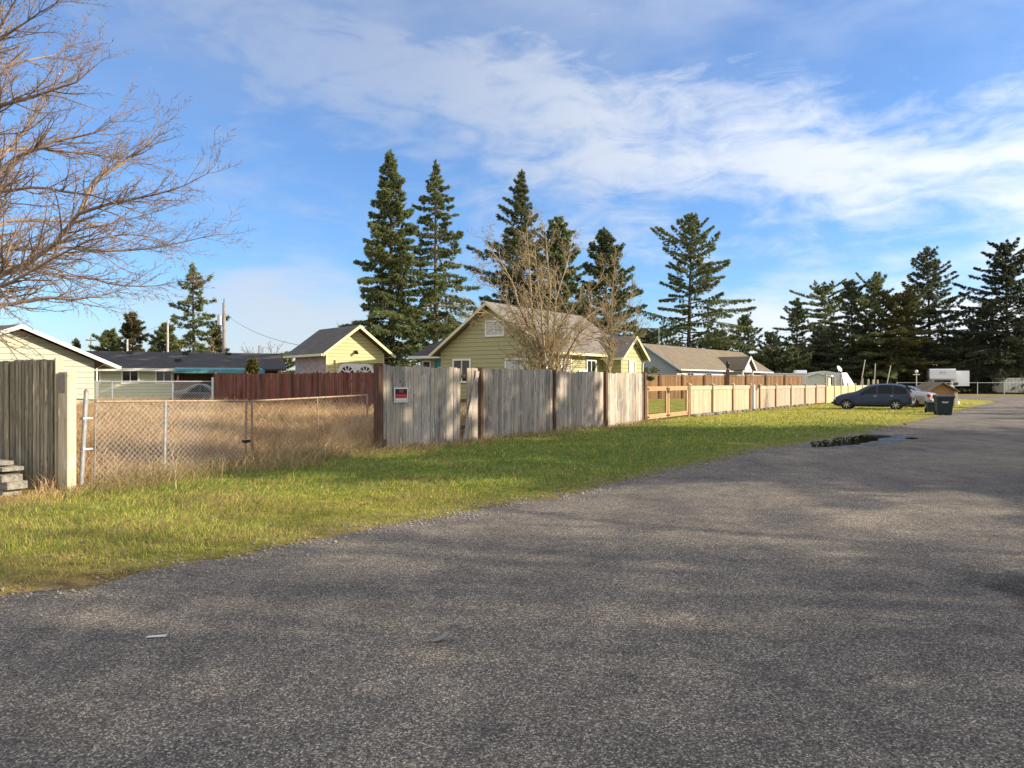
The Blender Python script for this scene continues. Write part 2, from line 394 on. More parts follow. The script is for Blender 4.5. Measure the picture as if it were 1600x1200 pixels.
def seg_dist(X, Y, P):
    """signed distance to polyline P; positive on its left side"""
    best = np.full(X.shape, 1e9); sgn = np.ones(X.shape)
    for a, b in zip(P[:-1], P[1:]):
        d = b-a; l2 = (d**2).sum()+1e-12
        t = np.clip(((X-a[0])*d[0]+(Y-a[1])*d[1])/l2, 0, 1)
        dx = X-(a[0]+t*d[0]); dy = Y-(a[1]+t*d[1]); ds = np.hypot(dx, dy)
        s = np.sign(d[0]*(Y-a[1])-d[1]*(X-a[0])); m = ds < best
        best = np.where(m, ds, best); sgn = np.where(m, s, sgn)
    return best*sgn
FU = np.array([.5615, .8275]); F0 = np.array([-2.84, 15.8])          # tall fence line
FENCE = np.array([(-6.9,8.6),(-6.0,10.4),(-2.97,15.6),(-2.84,15.8),(4.78,27.03),(7.36,31.3),(12.1,38),(20.1,49.8),(34.6,70.9)])
def sn(X, Y, s=1.0, o=0.0):
    return (np.sin(X*1.3*s+o)+np.sin(Y*1.7*s+1.3*o+.7*np.sin(X*.9*s))+np.sin((X+Y)*.83*s+2.1*o)+np.sin((X-Y*1.21)*2.3*s+.4))/4
def gh(X, Y, dE=None, dF=None):
    X = np.asarray(X, float); Y = np.asarray(Y, float)
    if dE is None: dE = seg_dist(X, Y, EDGE)
    if dF is None: dF = seg_dist(X, Y, FENCE)
    near = np.exp(-(np.hypot(X, Y)/55)**2)
    rise = np.clip(dE/1.5, -.6, 1)*.035
    und = sn(X, Y, 1.0)*.028+sn(X, Y, 2.7, 1.)*.012
    ridge = .03*np.exp(-((dF+.9)/.7)**2)*(Y < 28)
    z = np.where(dE > 0, rise+(und*np.clip(dE/1.2, 0, 1)+ridge*np.clip(dE/2, 0, 1))*near, -.04)
    return z
def gz(x, y): return float(gh(np.array([x]), np.array([y]))[0])

def axis(lo, hi, c0, c1, fine):
    a = list(np.arange(c0, c1, fine)); s = fine; x = c1
    while x < hi: a.append(x); s *= 1.16; x += s
    a.append(hi); s = fine; x = c0-fine; b = []
    while x > lo: b.append(x); s *= 1.16; x -= s
    b.append(lo); return np.array(b[::-1]+a)
ax = axis(-1800, 1800, -14, 20, .22); ay = axis(-200, 2500, 3, 34, .2)
GX, GY = np.meshgrid(ax, ay); gx, gy = GX.ravel(), GY.ravel()
dE = seg_dist(gx, gy, EDGE); dF = seg_dist(gx, gy, FENCE)
def grass_colour(X, Y, dE, dF, r, blade=True):
    """colour of lawn / dry field by place, sunlit look included; r: generator"""
    n = len(X); u = r.random(n)
    green = np.stack([.095+.08*u, .185+.08*u, .025+.022*u], 1)
    lime = np.stack([.40+.16*u, .39+.13*u, .055+.06*u], 1)
    straw = np.stack([.34+.14*u, .24+.10*u, .10+.05*u], 1)
    moss = np.stack([.24+.10*u, .22+.09*u, .045+.03*u], 1)
    brown = np.stack([.16+.08*u, .105+.05*u, .055+.03*u], 1)
    patch = sn(X, Y, .55, 2.)*.5+.5; p2 = sn(X, Y, 2.1, 5.)*.5+.5
    far = np.clip((Y-24)/6, 0, 1)
    left = np.clip((1.5-X)/3, 0, 1)*(1-far)*np.clip((12-Y)/3, 0, 1)
    wl = np.clip(.16+.70*far+.50*left+.25*(patch-.5), 0, .9)  # extra lime paints the far lawn and left verge as sunlit
    ws = np.clip(.04+.25*np.clip(p2-.4,0,1)+.38*left*np.clip(p2*1.6-.3,0,1)+.9*np.exp(-(np.abs(dF)/.75)**2)*(Y < 28)*(.4+.6*p2)+.25*np.clip((-dF-1.0)*-1, 0, 1), 0, .85)
    wm = np.clip(1-dE/.9, 0, 1)*.6
    wb = np.clip((p2-.8)*2, 0, .4)+.06+.5*np.clip(1-dE/.22, 0, 1)
    ws = np.where(dF > .0, .93, ws)                      # behind the fence: dry field
    back = (dF > 0) & (Y > 26+.5*X) & (X > -2)            # lawn behind the wooden gate
    ws = np.where(back, .05, ws); wl = np.where(back, .7, wl)
    def pick(w, a, b):
        if blade: return np.where((r.random(n) < w)[:, None], b, a)
        return a*(1-w[:, None])+b*w[:, None]
    c = pick(wl, green, lime); c = pick(wm, c, moss); c = pick(wb, c, brown); c = pick(ws, c, straw)
    return c
gcol = grass_colour(gx, gy, dE, dF, np.random.default_rng(1), False)*.8
nx, ny = len(ax), len(ay); idx = np.arange(nx*ny).reshape(ny, nx)
quads = np.stack([idx[:-1, :-1].ravel(), idx[:-1, 1:].ravel(), idx[1:, 1:].ravel(), idx[1:, :-1].ravel()], 1)
m, nt, b = new_mat('ground')
a = N(nt, 'ShaderNodeAttribute', attribute_name='col').outputs['Color']
oc = objco(nt); f1 = noise(nt, oc, 7, 8, .7); f2 = noise(nt, oc, 45, 5, .7)
c = mixc(nt, 1.0, a, ramp(nt, f1, [(.3, (.55, .6, .6)), (.7, (1.35, 1.3, 1.2))]), 'MULTIPLY')
c = mixc(nt, 1.0, c, ramp(nt, f2, [(.3, (.6, .6, .6)), (.7, (1.35, 1.35, 1.35))]), 'MULTIPLY')
L(nt, c, b.inputs['Base Color']); b.inputs['Roughness'].default_value = .95; b.inputs['Specular IOR Level'].default_value = .1
bump(nt, b, math_(nt, 'ADD', f1, f2), .9, .04); MATS['ground'] = m
g = np_mesh('ground', np.stack([gx, gy, gh(gx, gy, dE, dF)], 1), [quads], 'ground', gcol, smooth=True); tag(g, kind='structure')

# road --------------------------------------------------------------
m, nt, b = new_mat('asphalt'); oc = objco(nt)
vo = N(nt, 'ShaderNodeTexVoronoi', feature='F1'); vo.inputs['Scale'].default_value = 125; L(nt, oc, vo.inputs['Vector'])
stone = ramp(nt, N(nt, 'ShaderNodeSeparateColor').outputs[0], [(0, (0, 0, 0)), (1, (1, 1, 1))])
sc_ = [n for n in nt.nodes if n.type == 'SEPARATE_COLOR'][0]; L(nt, vo.outputs['Color'], sc_.inputs[0])
stc = ramp(nt, sc_.outputs[0], [(0, (.040, .037, .034)), (.34, (.078, .073, .068)), (.68, (.135, .126, .115)), (.88, (.22, .205, .18)), (1, (.40, .37, .32))])
big = noise(nt, oc, .33, 4, .55, .6); med = noise(nt, oc, 2.6, 6, .7)
fine = noise(nt, oc, 170, 3, .7)
c = mixc(nt, 1.0, stc, ramp(nt, big, [(.3, (.74, .74, .77)), (.68, (1.28, 1.22, 1.13))]), 'MULTIPLY')
c = mixc(nt, 1.0, c, ramp(nt, med, [(.28, (.72, .72, .74)), (.72, (1.25, 1.24, 1.2))]), 'MULTIPLY')
c = mixc(nt, 1.0, c, ramp(nt, fine, [(.3, (.6, .6, .6)), (.7, (1.4, 1.4, 1.4))]), 'MULTIPLY')
# tyre-polished lanes and a tar line running with the road
rot = mapping(nt, oc, (1, 1, 1), (0, 0, R(39)))
sp = N(nt, 'ShaderNodeSeparateXYZ'); L(nt, rot, sp.inputs[0])
wx = math_(nt, 'ADD', sp.outputs[0], math_(nt, 'MULTIPLY', med, .5))
lane = math_(nt, 'SINE', math_(nt, 'MULTIPLY', wx, 2.1))
c = mixc(nt, 1.0, c, ramp(nt, math_(nt, 'MULTIPLY_ADD', lane, .5, .5), [(0, (.93, .93, .94)), (1, (1.09, 1.08, 1.06))]), 'MULTIPLY')
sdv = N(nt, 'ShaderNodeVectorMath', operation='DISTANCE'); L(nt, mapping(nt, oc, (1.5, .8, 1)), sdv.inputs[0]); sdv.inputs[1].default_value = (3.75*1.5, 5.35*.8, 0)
dark_d = math_(nt, 'ADD', sdv.outputs['Value'], math_(nt, 'MULTIPLY', math_(nt, 'SUBTRACT', med, .5), 1.1))
c = mixc(nt, 1.0, c, ramp(nt, dark_d, [(.28, (.42, .42, .43)), (.62, (1, 1, 1))]), 'MULTIPLY')  # asphalt darker inside one ragged patch
big2 = noise(nt, mapping(nt, oc, (1, .45, 1), (0, 0, R(39))), 1.1, 4, .6, .8)
c = mixc(nt, 1.0, c, ramp(nt, big2, [(.32, (.80, .80, .82)), (.66, (1.2, 1.17, 1.12))]), 'MULTIPLY')
c = mixc(nt, 1.0, c, (1.19, 1.18, 1.17), 'MULTIPLY')
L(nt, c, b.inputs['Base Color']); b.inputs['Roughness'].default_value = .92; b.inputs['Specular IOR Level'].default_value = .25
bh = math_(nt, 'ADD', math_(nt, 'MULTIPLY', vo.outputs['Distance'], -1.6), math_(nt, 'MULTIPLY', fine, .4))
bump(nt, b, bh, .6, .006); MATS['asphalt'] = m
left = [tuple(p) for p in EDGE_S]
right = [(15, 80.5), (44, 80), (70, 79), (110, 80), (150, 60), (60, -24)]
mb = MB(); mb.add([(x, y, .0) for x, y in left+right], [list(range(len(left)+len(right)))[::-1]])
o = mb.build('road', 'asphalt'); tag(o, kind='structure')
# make sure it faces up
import bmesh
bm = bmesh.new(); bm.from_mesh(o.data)
bmesh.ops.triangulate(bm, faces=bm.faces[:]); bmesh.ops.recalc_face_normals(bm, faces=bm.faces[:])
for f in bm.faces:
    if f.normal.z < 0: f.normal_flip()
bm.to_mesh(o.data); bm.free()

# puddle -----------------------------------------------------------
m, nt, b = new_mat('puddle_water'); b.inputs['Base Color'].default_value = (.012, .011, .008, 1)
b.inputs['Roughness'].default_value = .03; b.inputs['Specular IOR Level'].default_value = .8
bump(nt, b, noise(nt, objco(nt), 5, 3), .05, .01); MATS['puddle_water'] = m
m, nt, b = new_mat('wet_asphalt'); f = noise(nt, objco(nt), 60, 4, .7)
L(nt, ramp(nt, f, [(.3, (.02, .02, .022)), (.7, (.10, .10, .10))]), b.inputs['Base Color'])
rr = noise(nt, objco(nt), 3, 5, .7); L(nt, ramp(nt, rr, [(.35, (.25,)*3), (.62, (.85,)*3)]), b.inputs['Roughness'])
b.inputs['Specular IOR Level'].default_value = .35; bump(nt, b, f, .12, .004); MATS['wet_asphalt'] = m
def blob(name, pts, z, mat, amp=.12, seed=1, kind='structure'):
    r = np.random.default_rng(seed); P = np.array(pts+[pts[0]], float); q = []
    for a_, b_ in zip(P[:-1], P[1:]):
        n = max(2, int(np.linalg.norm(b_-a_)/.12))
        for i in range(n): q.append(a_+(b_-a_)*i/n)
    q = np.array(q)
    for _ in range(5): q = (np.roll(q, 1, 0)+2*q+np.roll(q, -1, 0))/4
    nz = r.normal(0, 1, q.shape); k = np.ones(5)/5
    nz = np.stack([np.convolve(np.concatenate([nz[:, i]]*3), k, 'same')[len(q):2*len(q)] for i in (0, 1)], 1)
    q = q+nz*amp
    mb = MB(); mb.add([(x, y, z) for x, y in q], [list(range(len(q)))])
    o = mb.build(name, mat); bm = bmesh.new(); bm.from_mesh(o.data)
    bmesh.ops.triangulate(bm, faces=bm.faces[:])
    for f_ in bm.faces:
        if f_.normal.z < 0: f_.normal_flip()
    bm.to_mesh(o.data); bm.free(); tag(o, kind=kind); return o
blob('wet_patch', [(6.5,17.0),(7.3,16.85),(8.5,17.7),(9.9,19.1),(11.1,20.5),(11.2,21.4),(10.0,21.0),(8.3,19.6),(7.0,18.2)], .004, 'wet_asphalt', .22, 5)
blob('puddle', [(6.9,17.25),(7.5,17.2),(8.3,18.0),(9.1,18.8),(9.9,20.0),(10.6,20.7),(10.3,21.3),(9.2,20.6),(8.2,19.5),(7.3,18.4)], .010, 'puddle_water', .13, 9)
blob('small_puddle', [(10.3,19.6),(10.7,19.7),(10.9,20.2),(10.5,20.1)], .010, 'puddle_water', .04, 11)

# ------------------------------------------------------------------ grass blades
def blades(name, n, hfun, region, wfac, seed, ymin, ymax, xl, xr, kind='stuff', lean=.5, colfun=None, power=1.0):
    r = np.random.default_rng(seed)
    Y = ymin*(ymax/ymin)**(r.random(n)**power); X = (xl+(xr-xl)*r.random(n))*Y
    dE = seg_dist(X, Y, EDGE); dF = seg_dist(X, Y, FENCE)
    k = region(X, Y, dE, dF, r); X, Y, dE, dF = X[k], Y[k], dE[k], dF[k]; n = len(X)
    z = gh(X, Y, dE, dF)-.01
    h = hfun(X, Y, dE, dF, r); wd = wfac*np.maximum(Y, 6)/10*(.7+.6*r.random(n))
    a = r.random(n)*2*math.pi; pref = 1.1+sn(X, Y, .7)*2.2
    a = np.where(r.random(n) < .5, pref+r.normal(0, .6, n), a)
    ln = h*lean*(.3+1.2*r.random(n)); dx, dy = np.cos(a), np.sin(a)
    fa = r.random(n)*math.pi; wx, wy = np.cos(fa)*wd/2, np.sin(fa)*wd/2
    V = np.zeros((n, 5, 3))
    for j, (s, t, ww) in enumerate(((0, 0, 1), (0, 0, -1), (.3, .6, -.75), (.3, .6, .75), (1, 1, 0))):
        V[:, j, 0] = X+dx*ln*s+wx*ww; V[:, j, 1] = Y+dy*ln*s+wy*ww; V[:, j, 2] = z+h*t
    base = (np.arange(n)*5)[:, None]
    c = (colfun or grass_colour)(X, Y, dE, dF, r)
    o = np_mesh(name, V.reshape(-1, 3), [base+np.array([[0, 1, 2, 3]]), base+np.array([[3, 2, 4]])], 'grass_blade', np.repeat(c, 5, 0))
    return tag(o, kind=kind)
def reg_verge(X, Y, dE, dF, r):
    keep = (dE > -.05+.12*r.random(len(X))) & (dF < .1)
    keep &= r.random(len(X)) < 1-.75*np.clip((sn(X, Y, 1.7, 7.)-.45)*4, 0, 1)
    keep &= r.random(len(X)) < np.clip((dE+.12+.25*sn(X, Y, 3.1, 2.))/.45, .12, 1)
    return keep
def h_verge(X, Y, dE, dF, r):
    tuft = np.exp(-(np.abs(dF)/.6)**2)*(Y < 28)*(X > -5.75)
    return (.028+.035*np.clip(dE/1.0, 0, 1)*r.random(len(X))+.03*(sn(X, Y, 1.9, 3)+.6)*np.clip(dE, 0, 1)+.13*tuft*r.random(len(X))*(sn(X, Y, 2.2, 1.)*.5+.75)+.07*np.clip(sn(X, Y, 3.7, 4.)-.35, 0, 1)*r.random(len(X))*2*np.clip(dE-.3, 0, 1))
o = blades('verge_grass', 260000, h_verge, reg_verge, .0075, 11, 4.6, 52, -.75, .62, lean=1.0)
tag(o, 'short green and lime grass growing between the road and the fences', 'grass')
# matted straw along the chain link gate and the foot of the boards
def reg_mat(X, Y, dE, dF, r):
    s = (sn(X, Y, 1.6, 4.)+1)/2
    wdt = np.where(Y < 16.5, 1.15, .9)
    return (dF > -wdt*(.5+.7*s)) & (dF < .5) & (Y < 27.5) & (dE > .5) & ((Y > 11.2) | (X > -5.6)) & (r.random(len(X)) < .25+.6*s)
def h_mat(X, Y, dE, dF, r): return (.10+.26*r.random(len(X)))*np.where(Y < 15, 1.1, .55)
def straw_col(X, Y, dE, dF, r):
    n = len(X); u = r.random(n)[:, None]; a = np.array([.22, .15, .08]); b_ = np.array([.50, .39, .20])
    c = a+(b_-a)*u; g_ = np.array([.09, .14, .03])+u*np.array([.08, .07, .02])
    return np.where((r.random(n) < .16)[:, None], g_, c)
o = blades('matted_straw', 60000, h_mat, reg_mat, .0075, 12, 9.2, 28, -.72, .2, lean=2.0, colfun=straw_col)
tag(o, 'matted straw coloured grass lying at the foot of the fences', 'grass')
def reg_st(X, Y, dE, dF, r): return (dF > -1.5) & (dF < .2) & (Y < 27.5) & (dE > .6) & (X > -5.7) & (sn(X, Y, 2.9, 9.) > .1)
o = blades('dry_stalks', 9000, lambda X, Y, dE, dF, r: (.25+.35*r.random(len(X)))*np.where(Y < 15, 1, .65), reg_st, .0055, 17, 10.0, 28, -.6, .2, lean=.9, colfun=straw_col)
tag(o, 'taller dry grass stalks in loose clumps before the fences', 'grass')
# dry field
def reg_field(X, Y, dE, dF, r):
    lim = (Y < 34.2-.62*(X+13.9)) & (Y < 36)           # stop short of the red fence
    return ((X > -6.35) | (Y > 10.9-.675*(X+6.24)+.12)) & (dF > .08) & (Y < 33.5-(X+14)*.45) & (X < -1.2+0*X) & lim
def h_field(X, Y, dE, dF, r):
    return (.22+.50*r.random(len(X))+.20*sn(X, Y, 1.1, 6))*np.clip(.45+dF*.35, .4, 1.0)*np.clip(.75+(Y-10)*.02, .7, 1.15)
def field_col(X, Y, dE, dF, r):
    n = len(X); u = (r.random(n)*.7+.3*(sn(X, Y, 1.5, 8.)*.5+.5))[:, None]; a = np.array([.20, .11, .05]); b_ = np.array([.86, .63, .35])
    return a+(b_-a)*u**1.3
o = blades('dry_field_grass', 190000, h_field, reg_field, .0085, 13, 9.5, 36, -.74, -.05, lean=.8, colfun=field_col, power=.8)
tag(o, 'tall straw coloured grass filling the fenced lot', 'grass')

# loose gravel at the road edge
r = np.random.default_rng(41); n = 14000; k = r.integers(5, len(EDGE_S)-160, n); P_ = EDGE_S[k]+r.normal(0, 1, (n, 2))*(.10+.28*r.random((n, 1))**2)
P_ = P_[(P_[:, 1] > 4.6) & (P_[:, 1] < 26) & (P_[:, 0] > -.72*P_[:, 1])]; n = len(P_)
s_ = (.006+.011*r.random(n)**2)*(1+P_[:, 1]/40); zz = np.maximum(gh(P_[:, 0], P_[:, 1]), 0)+s_*.2
O = np.array([(1,0,0),(0,1,0),(-1,0,0),(0,-1,0),(0,0,.8),(0,0,-.6)]); V = P_[:, None, :]*0
V = np.zeros((n, 6, 3)); V[:, :, 0] = P_[:, 0:1]; V[:, :, 1] = P_[:, 1:2]; V[:, :, 2] = zz[:, None]
V += O[None]*s_[:, None, None]*(.7+.6*r.random((n, 6, 1)))
fc = np.array([(0,1,4),(1,2,4),(2,3,4),(3,0,4),(1,0,5),(2,1,5),(3,2,5),(0,3,5)])
plain('gravel', (.24, .22, .19), .9, var=.5, scale=30)
o = np_mesh('loose_gravel', V.reshape(-1, 3), [((np.arange(n)*6)[:, None, None]+fc[None]).reshape(-1, 3)], 'gravel'); tag(o, 'loose grey gravel scattered along the edge of the asphalt', 'gravel', kind='stuff')
# leaf litter
r = np.random.default_rng(31); n = 900
Y = 5.3*(24/5.3)**r.random(n); X = (-.7+1.0*r.random(n))*Y
dE_ = seg_dist(X, Y, EDGE); dF_ = seg_dist(X, Y, FENCE); k = (dE_ > -.5) & (dF_ < -.2) & (r.random(n) < np.exp(-np.abs(dE_-.3)/1.2)+.25)
X, Y, dE_, dF_ = X[k], Y[k], dE_[k], dF_[k]; n = len(X); zz = np.maximum(gh(X, Y, dE_, dF_), .0)+.02+.03*(dE_ > .1)
a = r.random(n)*6.28; s = .018+.028*r.random(n); V = np.zeros((n, 4, 3))
for j, (p, q) in enumerate(((-1, 0), (0, -.6), (1.1, 0), (0, .6))):
    V[:, j, 0] = X+(np.cos(a)*p-np.sin(a)*q)*s; V[:, j, 1] = Y+(np.sin(a)*p+np.cos(a)*q)*s; V[:, j, 2] = zz+r.random(n)*.015
MATS['needles_litter'] = MATS['leaf_brown']
o = np_mesh('leaf_litter', V.reshape(-1, 3), [(np.arange(n)*4)[:, None]+np.array([[0, 1, 2, 3]])], 'leaf_brown')
tag(o, 'small brown fallen leaves scattered along the road edge', 'leaves', kind='stuff')

# ------------------------------------------------------------------ trees
def conifer_data(h, rad, seed, base=.06, whorl=.42, droop=.25, rise=.35, shape=.9, dense=1.0, nl=.26, nw=.05,
                 c0=(.028, .050, .020), c1=(.085, .115, .038), spiky=1.0, irregular=.25, tuft=False, top_open=0):
    r = np.random.default_rng(seed); segs = []; C = []; D = []; T = []
    nseg = 14; lean = r.normal(0, .012, 2); rt = h*.013+.05
    tp = lambda t: np.array([lean[0]*h*t*t, lean[1]*h*t*t, h*t])
    for i in range(nseg):
        t0, t1 = i/nseg, (i+1)/nseg
        segs.append([*tp(t0), *tp(t1), rt*(1-t0)**.9+.012, rt*(1-t1)**.9+.012])
    z = base*h; side = r.random(8)*irregular*2+1-irregular; a = r.random()*6.28
    while z < h*.99:
        t = z/h; tt = (t-base)/(1-base)
        R_ = rad*1.30*((1-tt)**shape)*(.45+.55*min(1, tt*5+.45))*(1-.45*math.exp(-(1-tt)/.09))
        a += 2.4+r.normal(0, .35); ln = R_*(.38+.68*r.random()**.8)*side[int((a % 6.283)/6.284*8)]+.06
        if r.random() < .12*irregular*3: ln *= .45
        el_ = rise*(.15+tt*1.15)*spiky+r.normal(0, .13); d = np.array([math.cos(a), math.sin(a)])
        p0 = tp(t); last = p0; npt = max(3, int(ln/.5)); dr = droop*(.6+.8*r.random())
        zf = lambda s: math.tan(min(el_, 1.2))*s*ln-dr*ln*s*s*(1.3-tt)+.10*ln*s**4
        for i in range(1, npt+1):
            s = i/npt; q = p0+np.array([d[0]*ln*s, d[1]*ln*s, zf(s)])
            br = .010+.020*ln/2*(1-s); segs.append([*last, *q, br+.006, br]); last = q
        m = max(3, int(ln/(.20 if nl < .3 else .30))); nt_ = int(max(5, ln*19*dense))
        jj = r.integers(0, m, nt_); sj = .14+.84*(jj+.5)/m; tl = .40*ln*(1.04-sj)+.05; f = r.random(nt_)**.8
        sgn = np.where(jj % 2 == 0, 1., -1.); lat = sgn*f*tl*.80; s = np.minimum(1.03, sj+f*tl*.6/max(ln, .1))
        tip = r.random(nt_) < .12; s = np.where(tip, .9+.13*r.random(nt_), s); lat = np.where(tip, 0, lat)
        zz = np.array([zf(v) for v in s])
        cz = p0[2]+zz-np.abs(lat)*(.30 if not tuft else -.1)-np.abs(r.normal(0, .10, nt_))*(1.0 if not tuft else .2)*(1-.7*tt)
        C.append(np.stack([p0[0]+d[0]*ln*s-d[1]*lat, p0[1]+d[1]*ln*s+d[0]*lat, cz], 1))
        D.append(np.stack([d[0]*.75-d[1]*sgn*.7, d[1]*.75+d[0]*sgn*.7, np.full(nt_, .02-droop*.5+(.5 if tuft else .1*tt))], 1))
        T.append(np.full(nt_, r.random())*.45+.55*r.random(nt_))
        z += whorl/5.2*(.6+.8*r.random())*(1 if t < .8 else .75)
    # leader shoots
    C.append(np.stack([np.full(10, tp(1)[0]), np.full(10, tp(1)[1]), h*(.955+.05*r.random(10))], 1)); D.append(np.tile([[0, 0, 1.]], (10, 1))); T.append(r.random(10))
    return segs, np.concatenate(C), np.concatenate(D), np.concatenate(T), r, (nl, nw, c0, c1, tuft)
def foliage(name, C, D, T, r, P, parent, per=7):
    nl, nw, c0, c1, tuft = P; n = len(C)*per
    c = np.repeat(C, per, 0)+r.normal(0, nl*.20, (n, 3)); d = np.repeat(D, per, 0)+r.normal(0, .60 if not tuft else 1.0, (n, 3))
    d /= np.linalg.norm(d, axis=1, keepdims=True)+1e-9
    ln = nl*(.6+.8*r.random(n))[:, None]; s = np.cross(d, r.normal(0, 1, (n, 3))); s /= np.linalg.norm(s, axis=1, keepdims=True)+1e-9
    wd = nw*(.7+.6*r.random(n))[:, None]
    V = np.zeros((n, 4, 3)); V[:, 0] = c-d*ln*.3; V[:, 1] = c+s*wd; V[:, 2] = c+d*ln*.7; V[:, 3] = c-s*wd
    u = np.clip(np.repeat(T, per)*.7+.3*r.random(n), 0, 1)[:, None]
    col = np.array(c0)+(np.array(c1)-np.array(c0))*u
    return np_mesh(name, V.reshape(-1, 3), [(np.arange(n)*4)[:, None]+np.array([[0, 1, 2, 3]])], 'needles', np.repeat(col, 4, 0), parent)
TREE_MESH = {}
def conifer(key, px, ytop, Y, halfpx, label, name='spruce_tree', loc=None, group='evergreen trees standing behind the houses', per=7, cat='tree', bark='bark_dark', **kw):
    x, y = gnd(px, Y) if loc is None else loc[:2]
    t = thing(name, label, cat, (x, y, gz(x, y)-.03), random.random()*0, group)
    if loc is None: h = CH+(HOR-ytop)/F*Y; rad = halfpx/F*Y
    else: h, rad = loc[2], loc[3]
    segs, C, D, T, r, P = conifer_data(h, rad, hash_(key), **kw)
    a = seg_mesh('trunk', segs, bark, t, 5); b_ = foliage('foliage', C, D, T, r, P, t, per)
    TREE_MESH[key] = (a.data, b_.data, h, rad); return t
def hash_(s): return sum(ord(c)*(i+7) for i, c in enumerate(s)) % 99991
def shade_copy(key, x, y, h, rz, label, name='evergreen_tree', group='evergreens across the road that shade it', wide=1.0):
    a, b_, h0, _ = TREE_MESH[key]; t = thing(name, label, 'tree', (x, y, -.03), rz, group)
    s = h/h0; t.scale = (s*wide, s*wide, s)
    for nm, me in (('trunk', a), ('foliage', b_)): link(bpy.data.objects.new(nm, me), t)
    return t
GN = dict(c0=(.065, .085, .035), c1=(.27, .31, .12))
DK = dict(c0=(.045, .062, .034), c1=(.20, .225, .10))
conifer('A', 612, 238, 48, 94, 'tallest dense dark spruce directly behind the yellow garage', base=.02, shape=.72, droop=.30, rise=.30, dense=1.5, whorl=.36, per=11, nl=.22, nw=.032, **GN)
conifer('B', 681, 255, 51, 66, 'slim spruce with bare pale lower trunk right of the tallest spruce', base=.30, shape=.8, droop=.25, rise=.2, dense=1.25, bark='bark_grey', whorl=.5, per=10, nl=.22, nw=.032, **GN)
conifer('C', 815, 265, 58, 104, 'pointed dark spruce rising behind the ridge of the green house', base=.1, shape=1.0, droop=.22, rise=.4, dense=1.2, whorl=.45, irregular=.4, per=10, nl=.25, nw=.034, **DK)
conifer('C2', 872, 338, 60, 84, 'broad spruce behind the bare maple at the house ridge', base=.1, shape=.7, droop=.2, rise=.5, dense=1.2, **GN)
conifer('D', 948, 358, 56, 68, 'dark spruce behind the small bare tree and the right end of the green house', base=.05, shape=.62, rise=.5, dense=1.4, **DK)
conifer('E', 1076, 333, 99, 84, 'large open spruce with layered branches behind the long grey roof', base=.10, shape=.55, rise=.62, droop=.42, dense=1.05, whorl=.95, nl=.32, nw=.038, irregular=.45, per=14, **GN)
conifer('F', 303, 412, 76, 50, 'sparse spruce beside the wooden utility pole', base=.12, shape=.75, rise=.3, droop=.3, dense=.85, whorl=.7, nl=.36, irregular=.5, per=7, **GN)
conifer('G1', 208, 488, 80, 30, 'small pine above the ranch house roof, reddish at its top', name='pine_tree', base=.1, shape=.5, rise=.4, dense=1.3, tuft=True, nl=.34, c0=(.04, .05, .02), c1=(.15, .12, .05))
conifer('G2', 174, 520, 85, 26, 'round bushy pine left of the small reddish pine', name='pine_tree', base=.1, shape=.3, rise=.5, dense=1.5, tuft=True, nl=.35, **GN)
conifer('G3', 120, 530, 85, 12, 'tiny distant pine behind the left end of the ranch roof', name='pine_tree', base=.1, shape=.5, dense=1.3, nl=.3, **DK)
conifer('G4', 262, 505, 84, 30, 'leafy evergreen low behind the sparse spruce', name='evergreen_tree', base=.02, shape=.45, dense=1.6, nl=.35, **GN)
conifer('G5', 338, 508, 82, 24, 'rounded evergreen at the foot of the wooden utility pole', name='evergreen_tree', base=.02, shape=.45, dense=1.6, nl=.35, c0=(.06, .07, .03), c1=(.17, .16, .07))
conifer('G6', 705, 500, 62, 22, 'low spruce between the slim spruce and the green house', base=.02, shape=.5, dense=1.5, **GN)
